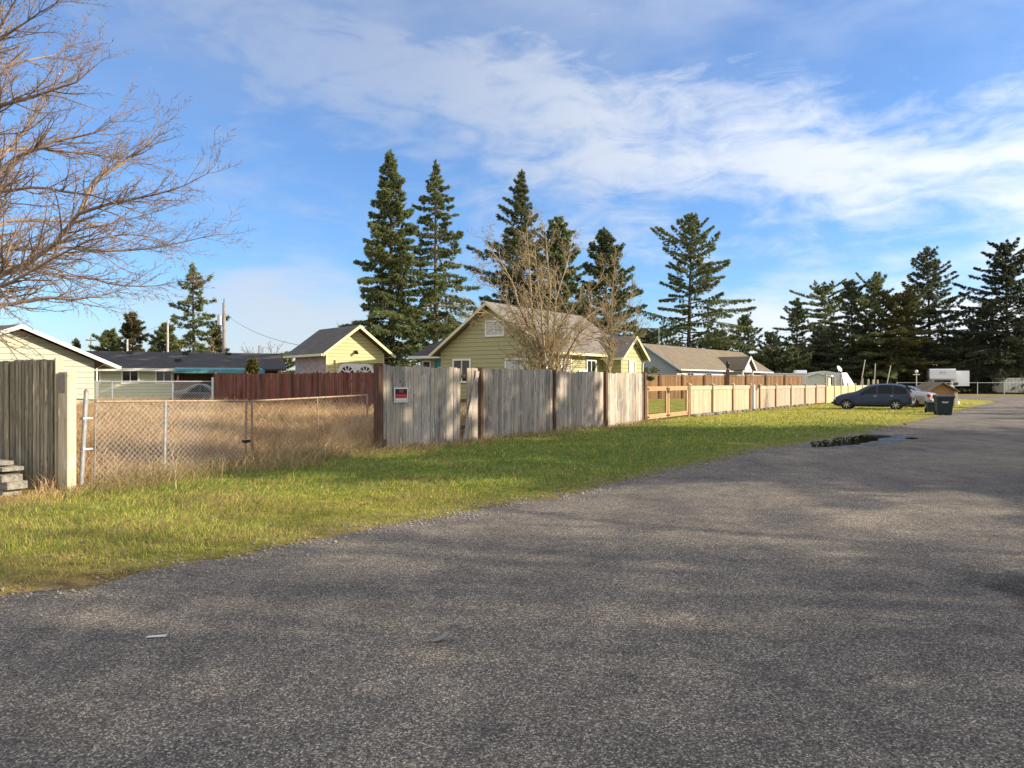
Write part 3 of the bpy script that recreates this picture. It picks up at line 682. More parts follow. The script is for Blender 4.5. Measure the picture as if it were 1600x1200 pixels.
# evergreens on the right
RT = [('H1', 1163, 492, 118, 26, 'light green young pine just right of the big open spruce', 'pine_tree', dict(shape=.5, **GN)),
      ('H2', 1206, 520, 112, 34, 'dark low pine behind the right end of the grey roof', 'pine_tree', dict(shape=.45, **DK)),
      ('H3', 1245, 465, 108, 38, 'pointed pine standing alone above the white trailer', 'pine_tree', dict(shape=.75, **GN)),
      ('H4', 1290, 448, 118, 28, 'pine with a flat umbrella top and bare stem', 'pine_tree', dict(base=.55, shape=.25, irregular=.6, **GN)),
      ('H5', 1332, 438, 104, 36, 'left one of two tall pines above the slanted trailer nose', 'pine_tree', dict(shape=.5, **DK)),
      ('H6', 1366, 430, 102, 42, 'right one of two tall pines, above the blue car', 'pine_tree', dict(shape=.5, **GN)),
      ('H7', 1400, 462, 100, 42, 'yellowish pine low behind the blue car and its pale poles', 'pine_tree', dict(shape=.4, base=.22, c0=(.05, .06, .02), c1=(.17, .15, .045))),
      ('H8', 1453, 385, 106, 68, 'tall spruce with upswept branches above the motorhome', 'spruce_tree', dict(shape=.7, rise=.5, whorl=.65, droop=.35, irregular=.3, base=.03, **DK)),
      ('H9', 1574, 380, 100, 74, 'largest dark spruce at the right edge of the view', 'spruce_tree', dict(shape=.55, rise=.5, whorl=.6, droop=.4, irregular=.3, dense=1.1, base=.03, c0=(.026, .038, .024), c1=(.11, .13, .065))),
      ('HA', 1290, 515, 112, 40, 'dark bushy pine under the umbrella topped pine', 'pine_tree', dict(shape=.4, **DK)),
      ('HB', 1500, 520, 112, 34, 'dark low spruce between the two big right hand spruces', 'spruce_tree', dict(shape=.5, **DK)),
      ('HD', 1418, 455, 110, 34, 'dark pine between the yellowish pine and the motorhome spruce', 'pine_tree', dict(shape=.45, **DK)),
      ('HE', 1535, 488, 108, 36, 'dark spruce touching the left side of the largest spruce', 'spruce_tree', dict(shape=.5, base=.02, **DK)),
      ('HF', 1612, 470, 108, 40, 'dark spruce touching the right side of the largest spruce', 'spruce_tree', dict(shape=.45, base=.02, **DK)),
      ('HC', 1655, 420, 104, 60, 'dark spruce cut off by the right edge of the view', 'spruce_tree', dict(shape=.6, **DK))]
for key, px, yt, Yd, hp, lab, nm, kw in RT:
    a_ = dict(base=.06, whorl=.58, dense=.85, nl=.32, nw=.038, irregular=.4, rise=.5, tuft=(nm == 'pine_tree')); a_.update(kw)
    conifer(key, px, yt, Yd, hp*1.22, lab, name=nm, group='evergreens behind the trailers and the motorhome', per=12, **a_)
# low evergreen shrubs as a dark belt
belt = [(1180, 560, 100, 40), (1215, 552, 98, 40), (1262, 548, 116, 44), (1310, 545, 118, 44), (1352, 540, 118, 44), (1400, 545, 116, 46), (1437, 538, 118, 44), (1480, 540, 118, 40), (1520, 545, 120, 40), (1560, 550, 122, 46), (1602, 548, 120, 44), (1640, 545, 120, 44)]
bw = ['behind the end of the grey roof', 'left of the white trailer roof', 'behind the roof vent of the trailer', 'behind the trailer door', 'behind the pale leaning poles',
      'behind the roof of the blue car', 'behind the yard light post', 'behind the motorhome', 'right of the motorhome side box', 'left of the white storage box', 'above the white storage box', 'past the white storage box']
for i, (px, yt, Yd, hp) in enumerate(belt):
    conifer('S%d' % i, px, yt, Yd, hp, 'low dark evergreen shrub '+bw[i], name='evergreen_shrub', cat='shrub', group='dark shrubs under the pines', per=6,
            base=.02, shape=.28, whorl=.6, dense=.9, nl=.5, nw=.10, rise=.5, tuft=True, **(DK if i % 3 else GN))
# low shrubs elsewhere
conifer('K1', 500, 545, 75, 8, 'dark shrub beside the left wall of the garage', name='evergreen_shrub', cat='shrub', group=None, base=.02, shape=.3, dense=1.5, nl=.3, tuft=True, **DK)
conifer('K2', 442, 553, 80, 26, 'olive shrub behind the right end of the ranch roof', name='evergreen_shrub', cat='shrub', group=None, base=.02, shape=.3, dense=1.5, nl=.3, tuft=True, **GN)
conifer('K3', 1010, 520, 112, 46, 'dark evergreen mass left of the big open spruce', name='evergreen_tree', cat='tree', base=.02, shape=.3, dense=1.0, nl=.45, nw=.09, whorl=.7, tuft=True, **DK)
conifer('K4', 1120, 520, 116, 40, 'dark evergreen mass right of the big open spruce trunk', name='evergreen_tree', cat='tree', base=.02, shape=.35, dense=1.0, nl=.45, nw=.09, whorl=.7, tuft=True, **DK)
conifer('K5', 965, 525, 66, 40, 'low dark spruce behind the small gable of the green house', base=.02, shape=.4, dense=1.3, nl=.35, **DK)
for px, lab, hh in ((391, 'left of two small golden columnar conifers at the red fence', 568), (397, 'right of two small golden columnar conifers at the red fence', 565)):
    conifer('T%d' % px, px, hh, 36.5, 4.5, lab, name='columnar_conifer', cat='shrub', group='columnar conifers at the red fence', base=.02, shape=.3, whorl=.12, dense=2.5, nl=.12, nw=.03, rise=.9, c0=(.08, .085, .02), c1=(.22, .20, .05))

# ------------------------------------------------------------------ bare trees
class Bare:
    def __init__(s, seed, minr=.004): s.r = random.Random(seed); s.seg = []; s.minr = minr
    def path(s, pts, r0, r1):
        n = len(pts)-1
        for i in range(n):
            a = r0+(r1-r0)*i/n; b = r0+(r1-r0)*(i+1)/n; s.seg.append([*pts[i], *pts[i+1], a, b])
    def grow(s, p, d, ln, rad, lv, up=.12, wig=.16, kids=7, kl=.5, ang=.7):
        r = s.r; n = max(3, int(ln/.22)) if lv < 2 else max(3, int(ln/.14)); n = min(n, 12); st = ln/n; p = Vector(p); d = Vector(d).normalized()
        pts = [p.copy()]
        for i in range(n):
            d = (d+Vector((r.gauss(0, wig*.7), r.gauss(0, wig*.7), r.gauss(0, wig*.7)+up*st*2))).normalized(); p = p+d*st; pts.append(p.copy())
            if lv > 0 and i > 0 or (lv > 0 and n < 4):
                k = kids/n; c = int(k)+(r.random() < k-int(k))
                for _ in range(c):
                    f = 1-(i+1)/n*.55; ax_ = d.cross(Vector((r.gauss(0, 1), r.gauss(0, 1), r.gauss(0, 1)))).normalized()
                    nd = (Matrix.Rotation(ang*(.6+.7*r.random()), 3, ax_) @ d)
                    s.grow(p, nd, ln*kl*f*(.7+.6*r.random()), max(s.minr, rad*(1-(i+1)/n*.6)*.55), lv-1, up, wig, kids*.9, kl, ang)
        s.path(pts, rad, max(s.minr*.6, rad*.25))
    def limb(s, P, r0, r1, lv=2, every=.35, kl=1.6, kids=7, up=.12, ang=.75, start=0, sub=.5):
        r = s.r; P = [Vector(p) for p in P]; pts = [P[0]]
        for a, b in zip(P[:-1], P[1:]):
            m_ = max(1, int((b-a).length/.3))
            for i in range(1, m_+1): pts.append(a.lerp(b, i/m_)+Vector([r.gauss(0, .012)]*3))
        s.path(pts, r0, r1); acc = 0; n = len(pts)
        for i in range(1, n):
            if i < start*n: continue
            acc += (pts[i]-pts[i-1]).length
            while acc > every:
                acc -= every*(.6+.8*r.random()); d = (pts[i]-pts[i-1]).normalized(); t = i/n
                ax_ = d.cross(Vector((r.gauss(0, 1), r.gauss(0, 1), r.gauss(0, 1)))).normalized()
                nd = Matrix.Rotation(ang*(.6+.6*r.random()), 3, ax_) @ d
                s.grow(pts[i], nd, kl*(1.15-.6*t)*(.6+.7*r.random()), max(s.minr, (r0+(r1-r0)*t)*.5), lv, up, .15, kids, sub, ang if sub > .4 else .7)
    def build(s, name, label, cat, loc, group=None, mat='bark_lit'):
        t = thing(name, label, cat, loc, 0, group); q = np.array(s.seg); q[:, :3] -= np.array(loc); q[:, 3:6] -= np.array(loc)
        thick = q[:, 6] > .02
        seg_mesh('trunk', q[thick], mat, t, 7); seg_mesh('twigs', q[~thick], mat, t, 3); return t
# big bare tree on the left, its trunk just outside the frame
bt = Bare(5, .0034); Yb = 17.0; bx, by = gnd(-75, Yb)
base = Vector((bx, by, 0)); J = [base, Vector((bx+.05, by, 1.6)), at(-70, 500, Yb), at(-62, 380, Yb), at(-55, 250, Yb+.2), at(-45, 100, Yb+.3), at(-30, -80, Yb+.3), at(-15, -250, Yb+.2)]
bt.path(J[:3], .26, .2); bt.limb(J[2:], .2, .05, 2, .5)
LIMBS = [
 [(-70,500,17),(0,431,16.6),(42,412,16.4),(83,383,16.2),(125,333,16),(179,317,15.8),(250,306,15.6),(310,290,15.5),(352,271,15.4)],
 [(125,333,16),(146,285,16.2),(185,262,16.5),(240,230,16.8),(262,200,17)],
 [(-66,430,17),(0,389,17.4),(100,388,17.8),(170,392,18),(240,389,18.2),(310,378,18.4),(372,366,18.5)],
 [(-62,380,17),(0,267,17),(25,246,17),(83,221,17.1),(146,208,17.3),(200,176,17.5)],
 [(-60,330,17),(0,250,17.5),(42,200,17.8),(67,154,18),(95,118,18.2),(120,75,18.4)],
 [(-55,240,17),(-30,120,16.6),(0,62,16.3),(42,33,16),(85,5,15.8),(110,-20,15.6)],
 [(-68,480,17),(-30,495,17.3),(0,479,17.5),(62,465,17.8),(110,468,18),(160,462,18.3),(210,450,18.5)],
 [(-66,450,17),(0,408,18),(60,425,18.5),(120,432,19),(200,446,19.3),(260,446,19.5),(300,440,19.6)],
 [(-60,350,17),(0,300,16),(50,292,15.7),(120,300,15.4),(190,318,15.2),(255,340,15)],
 [(-58,300,17),(0,235,18.5),(60,232,19),(130,238,19.4),(200,250,19.6),(270,262,19.8)],
 [(-55,230,17),(0,165,16.5),(60,148,16.2),(120,128,16),(160,95,15.9)],
 [(-50,170,17),(-10,110,18),(40,95,18.5),(90,85,19),(120,60,19.2)],
 [(-68,470,17),(20,440,15.6),(80,405,15),(140,375,14.6),(200,365,14.3),(262,372,14.1)],
 [(-64,400,17),(10,345,18.6),(80,345,19.4),(160,352,20),(230,338,20.4),(290,322,20.6)],
 [(-50,120,17),(-10,60,16),(30,-10,15.6),(60,-60,15.4)],
 [(-60,330,17),(-120,220,16.5),(-200,150,16)], [(-62,380,17),(-130,300,18),(-220,260,18.5)],
]
for i, P in enumerate(LIMBS):
    bt.limb([at(p[0] if p[0] < 150 else 150+(p[0]-150)*.86, p[1], p[2]) for p in P], .085 if i in (0, 3) else .055, .008, 2, .125, 1.4, 10, up=.12, ang=.60, sub=.29)
bt.build('bare_tree', 'large leafless tree reaching in over the pale siding house', 'tree', tuple(base), None, 'bark_red')
# multi-stem maple behind the grey fence
bm_ = Bare(9, .0048); Ym = 27.5; bx, by = gnd(862, Ym); base = Vector((bx, by, 0))
STEM = [[(855,600,27.5),(838,540,27.3),(826,512,27.2),(812,480,27),(800,430,26.8),(782,392,26.6),(760,352,26.4)],
        [(856,590,27.5),(842,535,27.6),(832,500,27.7),(829,440,27.8),(826,380,28),(822,318,28)],
        [(862,600,27.5),(858,545,27.5),(856,500,27.4),(860,450,27.2),(856,392,27),(852,335,27)],
        [(866,600,27.5),(862,540,27.4),(880,500,27.2),(905,470,27),(932,440,26.8),(945,405,26.7)],
        [(866,600,27.5),(872,545,27.8),(895,515,28),(925,490,28.4),(955,470,28.6)],
        [(850,600,27.5),(810,540,27),(785,505,26.6),(762,490,26.2),(735,488,26),(712,478,25.8)],
        [(852,600,27.5),(818,520,28),(790,470,28.4),(765,430,28.6),(742,400,28.8)],
        [(866,600,27.5),(882,560,26.6),(905,520,26),(925,505,25.6),(948,500,25.3)],
        [(858,590,27.5),(868,470,28.6),(885,400,29),(895,350,29.3)],
        [(858,590,27.5),(845,470,26),(838,410,25.5),(836,360,25.2)],
        [(866,600,27.5),(890,548,28),(925,520,28.4),(962,515,28.6),(990,522,28.8)]]
for i, P in enumerate(STEM):
    P = [(p[0], p[1]+max(0, (470-p[1])*.22), p[2]) for p in P]; Q = [at(*p) for p in P]; Q[0] = base+Vector((Q[0].x-base.x, (i % 3-1)*.1, 0)); Q[0].z = 0
    bm_.limb(Q, .085 if i < 5 else .06, .012, 2, .125, 1.15, 8, up=.14, ang=.92, start=.25, sub=.42)
BM = bm_.build('bare_maple', 'wide leafless multi-stem tree behind the grey board fence', 'tree', tuple(base), None, 'bark_lit')
b2 = Bare(21, .006); Y2 = 31; bx, by = gnd(952, Y2); base = Vector((bx, by, 0))
b2.limb([base, at(952,560,Y2), at(955,520,Y2), at(956,480,Y2), at(958,440,Y2), at(960,420,Y2)], .075, .012, 2, .12, 1.1, 7.5, up=.4, ang=.6, start=.25)
for P in ([(954,540,31),(930,500,31.3),(918,460,31.5)], [(955,530,31),(975,495,30.8),(990,455,30.6)], [(955,545,31),(925,525,30.6),(905,515,30.4)], [(955,545,31),(985,530,31),(1003,510,31)]):
    b2.limb([at(*p) for p in P], .035, .01, 2, .22, 1.0, 6, up=.4, ang=.6)
B2 = b2.build('small_bare_tree', 'small leafless tree in front of the little gable of the green house', 'tree', tuple(base), None, 'bark_lit')
def far_bare(px, yt, Y, lab, seed, spread=.5, mat='bark_grey', n=5):
    q = Bare(seed, .012); x, y = gnd(px, Y); h = CH+(HOR-yt)/F*Y; bs = Vector((x, y, 0)); q.path([bs, bs+Vector((0, 0, h*.35))], .16, .12)
    for k in range(n):
        a = k*6.283/n+.3; d = Vector((math.cos(a)*spread, math.sin(a)*spread, .9)); q.grow(bs+Vector((0, 0, h*.3)), d, h*.62, .07, 3, .1, .14, 6, .5, .6)
    q.build('bare_tree', lab, 'tree', tuple(bs), 'leafless trees far behind the houses', mat)
far_bare(408, 530, 90, 'pale leafless tree behind the right end of the ranch roof', 31, .7, 'bark_grey', 7)
far_bare(560, 503, 80, 'leafless crown showing above the garage roof', 33, .8, 'bark_grey', 6)
far_bare(315, 520, 78, 'pale leafless tree among evergreens beside the utility pole', 35, .7, 'bark_lit', 6)
#far_bare(1525, 545, 88, 'leafless tree behind the mesh fence right of the motorhome', 37, .7, 'bark_grey', 6)

# ------------------------------------------------------------------ buildings
def window(parent, c, u, n, w, h, fw=.08, mull=1, frame='white_paint', pane='window_glass', name='window', arch=False):
    c, u, n = Vector(c), Vector(u).normalized(), Vector(n).normalized(); z = Vector((0, 0, 1))
    def bx(mb, a0, a1, b0, b1, d0, d1):
        vs = [c+u*a+z*b_+n*d for d in (d0, d1) for a, b_ in ((a0, b0), (a1, b0), (a1, b1), (a0, b1))]
        mb.hexa([tuple(v) for v in vs])
    fr = MB(); W, H = w/2, h/2
    bx(fr, -W-fw, W+fw, -H-fw, -H, .0, .06); bx(fr, -W-fw, W+fw, H, H+fw, .0, .06)
    bx(fr, -W-fw, -W, -H, H, .0, .06); bx(fr, W, W+fw, -H, H, .0, .06)
    for i in range(mull):
        x = -W+w*(i+1)/(mull+1); bx(fr, x-.025, x+.025, -H, H, .0, .05)
    f = fr.build(name, frame, parent)
    pn = MB(); bx(pn, -W, W, -H, H, .0, .02); pn.build('pane', pane, f)
    return f
def gable(t, W, Ln, ze, zr, wall, roof, trim, oe=.4, og=.35, M=None, z0=-.1, rt=.10, fas=.10, wall_name='wall', under=None):
    """ridge along local y; gable front faces -y; x 0..W, y 0..Ln"""
    M = M or Matrix(); sl_ = (zr-ze)/(W/2)
    mb = MB(M); mb.prism([(0, z0), (W, z0), (W, ze), (W/2, zr), (0, ze)], 0, Ln, 'y'); wl = mb.build(wall_name, wall, t)
    rf = MB(M); zt = .06
    for sgn in (-1, 1):
        xe = W/2+sgn*(W/2+oe); zee = ze-sl_*oe
        q = [(xe, -og, zee+zt+rt), (W/2, -og, zr+zt+rt), (W/2, Ln+og, zr+zt+rt), (xe, Ln+og, zee+zt+rt)]
        if sgn < 0: q = q[::-1]
        rf.slab(q, rt)
    ro = rf.build('roof', roof, t)
    for sgn in (-1, 1):
        xe = W/2+sgn*(W/2+oe+.003); zee = ze-sl_*(oe+.003)
        for yy in (-og-.03, Ln+og+.001):
            fa = MB(M)
            a, b_ = (xe, yy, zee+zt+rt-.01), (W/2, yy, zr+zt+rt-.01)
            vs = [(a[0], yy, a[2]-fas-.06), (b_[0], yy, b_[2]-fas-.06), (b_[0], yy+.028, b_[2]-fas-.06), (a[0], yy+.028, a[2]-fas-.06),
                  (a[0], yy, a[2]), (b_[0], yy, b_[2]), (b_[0], yy+.028, b_[2]), (a[0], yy+.028, a[2])]
            if sgn > 0: vs = [vs[i] for i in (1, 0, 3, 2, 5, 4, 7, 6)]
            fa.hexa(vs); fa.build('rake_board', trim, ro)
    for sgn in (-1, 1):
        gu = MB(M)
        xe = W/2+sgn*(W/2+oe); zee = ze-sl_*oe+zt
        gu.box((xe+(0.004 if sgn > 0 else -.104), -og, zee-.04), (xe+(.104 if sgn > 0 else -.004), Ln+og, zee+.075)); gu.build('gutter', trim, ro)
    return wl, ro
def dirs(ang): return (math.cos(ang), math.sin(ang))
# pale house, left edge
ang = math.atan2(.83, .56)
ox, oy = -18.4-6.2*.56, 33-6.2*.83
t = thing('pale_house', 'pale yellow siding house with white trimmed gable at the left edge', 'house', (ox, oy, 0), ang)
gable(t, 6.2, 9, 2.42, 3.68, 'siding_pale', 'roof_grey', 'white_paint', .85, .45)
v = MB(); v.box((2.75, -.03, 2.95), (3.1, 0.0, 3.2)); v.build('vent', 'cream_paint', t)
dp = MB(); dp.tube([(6.28, -.05, -.0), (6.28, -.05, 2.1), (6.6, -.05, 2.28), (6.95, -.1, 2.16)], .04, 6); dp.build('downspout', 'white_paint', t)
window(t, (1.5, 0, 1.4), (1, 0, 0), (0, -1, 0), 1.2, 1.0)
# green ranch house
ang = math.atan2(.38, .92); ux, uy = dirs(ang)
t = thing('ranch_house', 'long pale green ranch house with dark shingle roof behind the dry lot', 'house', (-26.7-3*ux, 47-3*uy, 0), ang)
Mx = Matrix.Rotation(R(90), 4, 'Z') @ Matrix.Scale(-1, 4, (0, 1, 0))     # ridge along x: (x,y)->(y..)
W_, L_ = 7.0, 14.6
# build with ridge along local x by hand
mb = MB(); mb.prism([(0, -.1), (W_, -.1), (W_, 2.42), (W_/2, 3.45), (0, 2.42)], 0, 8.0, 'x'); mb.build('wall', 'siding_ranch', t)
mb = MB(); mb.prism([(0.6, -.1), (W_, -.1), (W_, 2.42), (W_/2, 3.45), (0.6, 2.42)], 8.01, L_, 'x'); mb.build('carport_wall', 'brown_wall', t)
rf = MB(); s_ = (3.45-2.42)/3.5
rf.slab([(-.4, -.6, 2.42-.6*s_+.14), (L_+.4, -.6, 2.42-.6*s_+.14), (L_+.4, 3.5, 3.59), (-.4, 3.5, 3.59)], .1)
rf.slab([(-.4, 3.5, 3.59), (L_+.4, 3.5, 3.59), (L_+.4, 7.6, 2.42-.6*s_+.14), (-.4, 7.6, 2.42-.6*s_+.14)], .1); ro = rf.build('roof', 'roof_dark', t)
fa = MB(); fa.box((-.4, -.64, 2.20), (8.6, -.603, 2.38)); fa.build('fascia', 'white_paint', ro)
for vx, vy, vz in ((5.2, 2.9, 3.42), (8.6, 2.9, 3.42), (11.4, 2.9, 3.42), (8.2, 1.2, 2.9)):
    v = MB(); v.box((vx-.2, vy-.15, vz), (vx+.2, vy+.15, vz+.16)); v.build('roof_vent', 'dark_metal', ro)
for cx, w_, m_ in ((3.35, .7, 0), (5.45, .85, 1), (7.4, .85, 1)):
    window(t, (cx, -.0, 1.85), (1, 0, 0), (0, -1, 0), w_, .72, .1, m_)
cp = MB(); cp.slab([(8.1, -2.6, 2.28), (13.4, -2.6, 2.28), (13.4, .3, 2.5), (8.1, .3, 2.5)], .06); c_ = cp.build('carport_roof', 'teal_fascia', t)
cp = MB(); cp.box((8.05, -2.66, 2.06), (13.45, -2.603, 2.30)); cp.build('fascia', 'teal_fascia', c_)
for xx in (8.3, 10.8, 13.2):
    cp = MB(); cp.box((xx-.05, -2.5, 0), (xx+.05, -2.4, 2.2)); cp.build('carport_post', 'brown_post', t)

# yellow garage
ang = math.atan2(.64, .77)
t = thing('yellow_garage', 'small yellow garage with arched white door behind the red board fence', 'garage', (-8.92, 36, 0), ang)
gable(t, 3.1, 3.6, 3.0, 4.15, 'siding_yellow', 'roof_grey', 'cream_paint', .38, .45)
sw = MB(); sw.box((-.035, .12, -.05), (-.005, 3.5, 2.95)); sw.build('side_cladding', 'stucco_grey', t)
for x0 in (-.04, 3.04):
    cb = MB(); cb.box((x0, -.045, 0), (x0+.1, -.004, 2.95)); cb.build('corner_board', 'cream_paint', t)
# garage door with clipped upper corners and fan windows
d = MB(); zt = 2.42; d.prism([(.58, 0), (2.52, 0), (2.52, zt-.3), (2.4, zt-.08), (2.2, zt), (.9, zt), (.7, zt-.08), (.58, zt-.3)], -.06, -.03, 'y')
door = d.build('garage_door', 'white_paint', t)
f = MB(); f.prism([(.44, 0), (.56, 0), (.56, zt+.03), (2.54, zt+.03), (2.54, 0), (2.66, 0), (2.66, zt+.15), (.44, zt+.15)], -.08, -.005, 'y'); f.build('door_frame', 'siding_yellow', t)
for cx in (1.06, 2.04):
    fw_ = MB()
    for k in range(5):
        a = R(18+k*36); r0, r1 = .16, .36; da = R(13)
        q = [(r0, a-da*.6), (r1, a-da), (r1, a+da), (r0, a+da*.6)]
        pts = [(cx+rr_*math.cos(aa), -.066, 1.92+rr_*math.sin(aa)) for rr_, aa in q]
        fw_.add(pts+[(p[0], -.062, p[2]) for p in pts], [(0, 1, 2, 3), (7, 6, 5, 4), (0, 4, 5, 1), (1, 5, 6, 2), (2, 6, 7, 3), (3, 7, 4, 0)])
    fw_.build('fan_window', 'window_glass', door)
pl = MB()
for zz in (.6, 1.2, 1.8): pl.box((.6, -.064, zz), (2.5, -.0605, zz+.02))
pl.build('panel_seam', 'stone_grey', door)
la = MB(); la.box((1.5, -.1, 2.92), (1.62, -.0, 3.06)); la.tube([(1.56, -.08, 3.0), (1.52, -.22, 2.92)], [.05, .07], 8); la.build('flood_light', 'dark_metal', t)

# green house with the big roof
GO = (-3.56, 37.4); ang = math.atan2(-.56, .83); Wg, Lg = 6.15, 8.6
t = thing('green_house', 'olive green house with steep gable and pale right wall behind the bare maple', 'house', (*GO, 0), ang)
wl, ro = gable(t, Wg, Lg, 3.0, 5.15, 'siding_green', 'roof_taupe', 'cream_paint', .35, .4)
window(t, (1.35, 0, 2.05), (1, 0, 0), (0, -1, 0), .95, 1.0, .09, 1)
window(t, (4.55, 0, 2.0), (1, 0, 0), (0, -1, 0), 1.1, 1.05, .09, 0, pane='window_blind')
window(t, (Wg/2+.25, 0, 4.05), (1, 0, 0), (0, -1, 0), .95, .62, .08, 1, pane='window_blind')
cb = MB(); cb.prism([(Wg-.12, -.03), (Wg+.03, -.03), (Wg+.03, .14), (Wg+.003, .14), (Wg+.003, -.003), (Wg-.12, -.003)], 0, 2.95, 'z'); cb.build('corner_board', 'white_paint', t)
window(t, (Wg, 1.75, 2.0), (0, 1, 0), (1, 0, 0), .85, 1.1, .09, 0, pane='window_blind')
window(t, (Wg, 4.3, 2.0), (0, 1, 0), (1, 0, 0), .85, 1.1, .09, 1)
dr = MB(); dr.box((Wg+.003, 3.0, 0), (Wg+.05, 3.9, 2.1)); dr.build('door', 'white_paint', t)
# left wing with pyramid roof
mb = MB(); mb.box((-2.2, 1.0, -.1), (-.003, 4.4, 2.85)); mb.build('wing_wall', 'siding_green', t)
mb = MB(); ap = (-.72, 2.66, 4.30); cs = [(-2.6, .55, 2.86), (1.15, .55, 2.86), (1.15, 4.8, 2.86), (-2.6, 4.8, 2.86)]
mb.add(cs+[ap], [(0, 1, 4), (1, 2, 4), (2, 3, 4), (3, 0, 4), (3, 2, 1, 0)]); wr = mb.build('wing_roof', 'roof_dark', t)  # dark shingles put the wing roof's shade into its colour
mb = MB(); mb.box((-2.63, .50, 2.72), (-.2, .547, 2.855)); mb.build('fascia', 'white_paint', wr)
window(t, (-.75, 1.0, 2.1), (1, 0, 0), (0, -1, 0), .75, .9, .08, 0, 'teal_fascia', 'teal_glass')
window(t, (-1.75, 1.0, 2.1), (1, 0, 0), (0, -1, 0), .45, .9, .06, 0)
# small projecting gable to the right
M2 = Matrix.Translation((Wg+1.05, 5.6, 0)) @ Matrix.Rotation(R(90), 4, 'Z')
gable(t, 2.5, 3.2, 2.85, 3.75, 'siding_green', 'roof_taupe', 'cream_paint', .35, .3, M2, wall_name='porch_wall')
window(t, (Wg+1.05, 6.85, 1.95), (0, 1, 0), (1, 0, 0), .6, 1.2, .08, 0, pane='window_blind')
dp = MB(); dp.tube([(Wg+1.10, 8.15, 0), (Wg+1.10, 8.15, 2.5), (Wg+1.3, 8.4, 2.7)], .04, 6); dp.build('downspout', 'white_paint', t)

# long grey-roofed house
ang = math.atan2(-.6, .8); CO = Vector((15.4, 70, 0)); u_ = Vector((.8, -.6, 0)); W3 = 6.6; O3 = CO-u_*W3
t = thing('grey_house', 'long low house with brown grey roof and small porch gable', 'house', tuple(O3), ang)
wl, ro = gable(t, W3, 26, 2.9, 5.05, 'siding_grey', 'roof_brown', 'white_paint', .5, .4)
M3 = Matrix.Translation((W3+1.9, 13.0, 0)) @ Matrix.Rotation(R(90), 4, 'Z')
mb = MB(); 
sl3 = (5.05-2.9)/(W3/2)
# porch: gable roof running out of the main slope
gw = 3.6; yc = 14.6
rf = MB(); zr3, ze3 = 4.15, 2.75; xo = W3+1.9; xi = W3/2+1.3
for sgn in (-1, 1):
    q = [(xi, yc, zr3+.12), (xo, yc, zr3+.12), (xo, yc+sgn*gw/2, ze3+.1), (xi+1.2, yc+sgn*gw/2, ze3+.1)]
    if sgn > 0: q = q[::-1]
    rf.slab(q[::-1], .1)
pr = rf.build('porch_roof', 'roof_brown', t)
mb = MB(); mb.prism([(yc-gw/2+.35, 2.72), (yc+gw/2-.35, 2.72), (yc, zr3-.15)], xo-.35, xo-.3, 'x'); mb.build('porch_gable', 'siding_white', t)
for sgn in (-1, 1):
    fa = MB(); fa.beam((xo+.03, yc, zr3+.05), (xo+.03, yc+sgn*(gw/2+.05), ze3+.02), .04, .22); fa.build('rake_board', 'white_paint', pr)
for yy in (yc-1.5, yc+1.5):
    mb = MB(); mb.box((xo-.4, yy-.07, 0), (xo-.26, yy+.07, 2.72)); mb.build('porch_post', 'white_paint', t)
mb = MB(); mb.box((W3+.003, 1.0, -.05), (W3+.03, 11.5, 2.85)); mb.build('front_wall', 'siding_white', t)
for yy in (3, 7.5, 20): window(t, (W3+.03, yy, 1.8), (0, 1, 0), (1, 0, 0), 1.4, 1.1, .1, 1)

# ------------------------------------------------------------------ fences
def board_run(mb, x0, x1, zb, zt, bw=.145, gap=.008, th=.022, y=0, jz=.012, jy=.006, skip=(), holes=None):
    x = x0
    while x < x1-.03:
        w_ = min(bw*(.9+.2*random.random()), x1-x); c = x+w_/2
        if not any(a <= c <= b_ for a, b_ in skip):
            dz = random.gauss(0, jz); dy = random.gauss(0, jy); tl = random.gauss(0, .004)
            a, b_ = x+gap/2, x+w_-gap/2; zz = zt(c) if callable(zt) else zt; zz += dz; zo = zb+random.random()*.03
            mb.hexa([(a, y+dy-th/2, zo), (b_, y+dy-th/2, zo), (b_, y+dy+th/2, zo), (a, y+dy+th/2, zo),
                     (a+tl, y+dy-th/2, zz), (b_+tl, y+dy-th/2, zz+random.gauss(0, .004)), (b_+tl, y+dy+th/2, zz), (a+tl, y+dy+th/2, zz)])
        x += w_
# fence local frame: x along the line, -y faces the road side
fang = math.atan2(FU[1], FU[0])
t = thing('grey_board_fence', 'tall weathered grey board fence with dark brown posts beside the grass', 'fence', (F0[0], F0[1], 0), fang)
PT = [0.02, 3.62, 7.18, 10.45, 12.66, 13.5]
for i, p in enumerate(PT):
    if i == 4: continue
    q = MB(); w_ = .075 if i == 0 else .05
    q.box((p-w_, -.085, -.2), (p+w_, .06, 1.90 if i == 0 else 1.86)); bevel(q.build('post', 'brown_post', t), .006)
tops = [1.845, 1.84, 1.82, 1.80, 1.80]
rn = [(PT[0]+.1, PT[1]-.06), (PT[1]+.06, PT[2]-.06), (PT[2]+.06, PT[3]-.06), (PT[3]+.06, PT[4]-.02), (PT[4], PT[5]-.05)]
for i, (a, b_) in enumerate(rn):
    q = MB(); board_run(q, a, b_, .0, lambda x, k=i: tops[k]+.012*math.sin(x*2.1), skip=((2.85, 3.12),) if i == 0 else ()); q.build('board_panel', 'old_board', t)
q = MB()
for zz in (.35, 1.0, 1.6):
    for a, b_ in zip(PT[:4]+[PT[4]], PT[1:4]+[PT[4], PT[5]]):
        if a < b_: q.box((a+.05, .014, zz), (b_-.05, .055, zz+.09))
q.build('rail', 'brown_post', t)
q = MB(); q.box((.10, -.06, -.05), (.22, -.02, .28)); q.build('base_board', 'red_board', t)
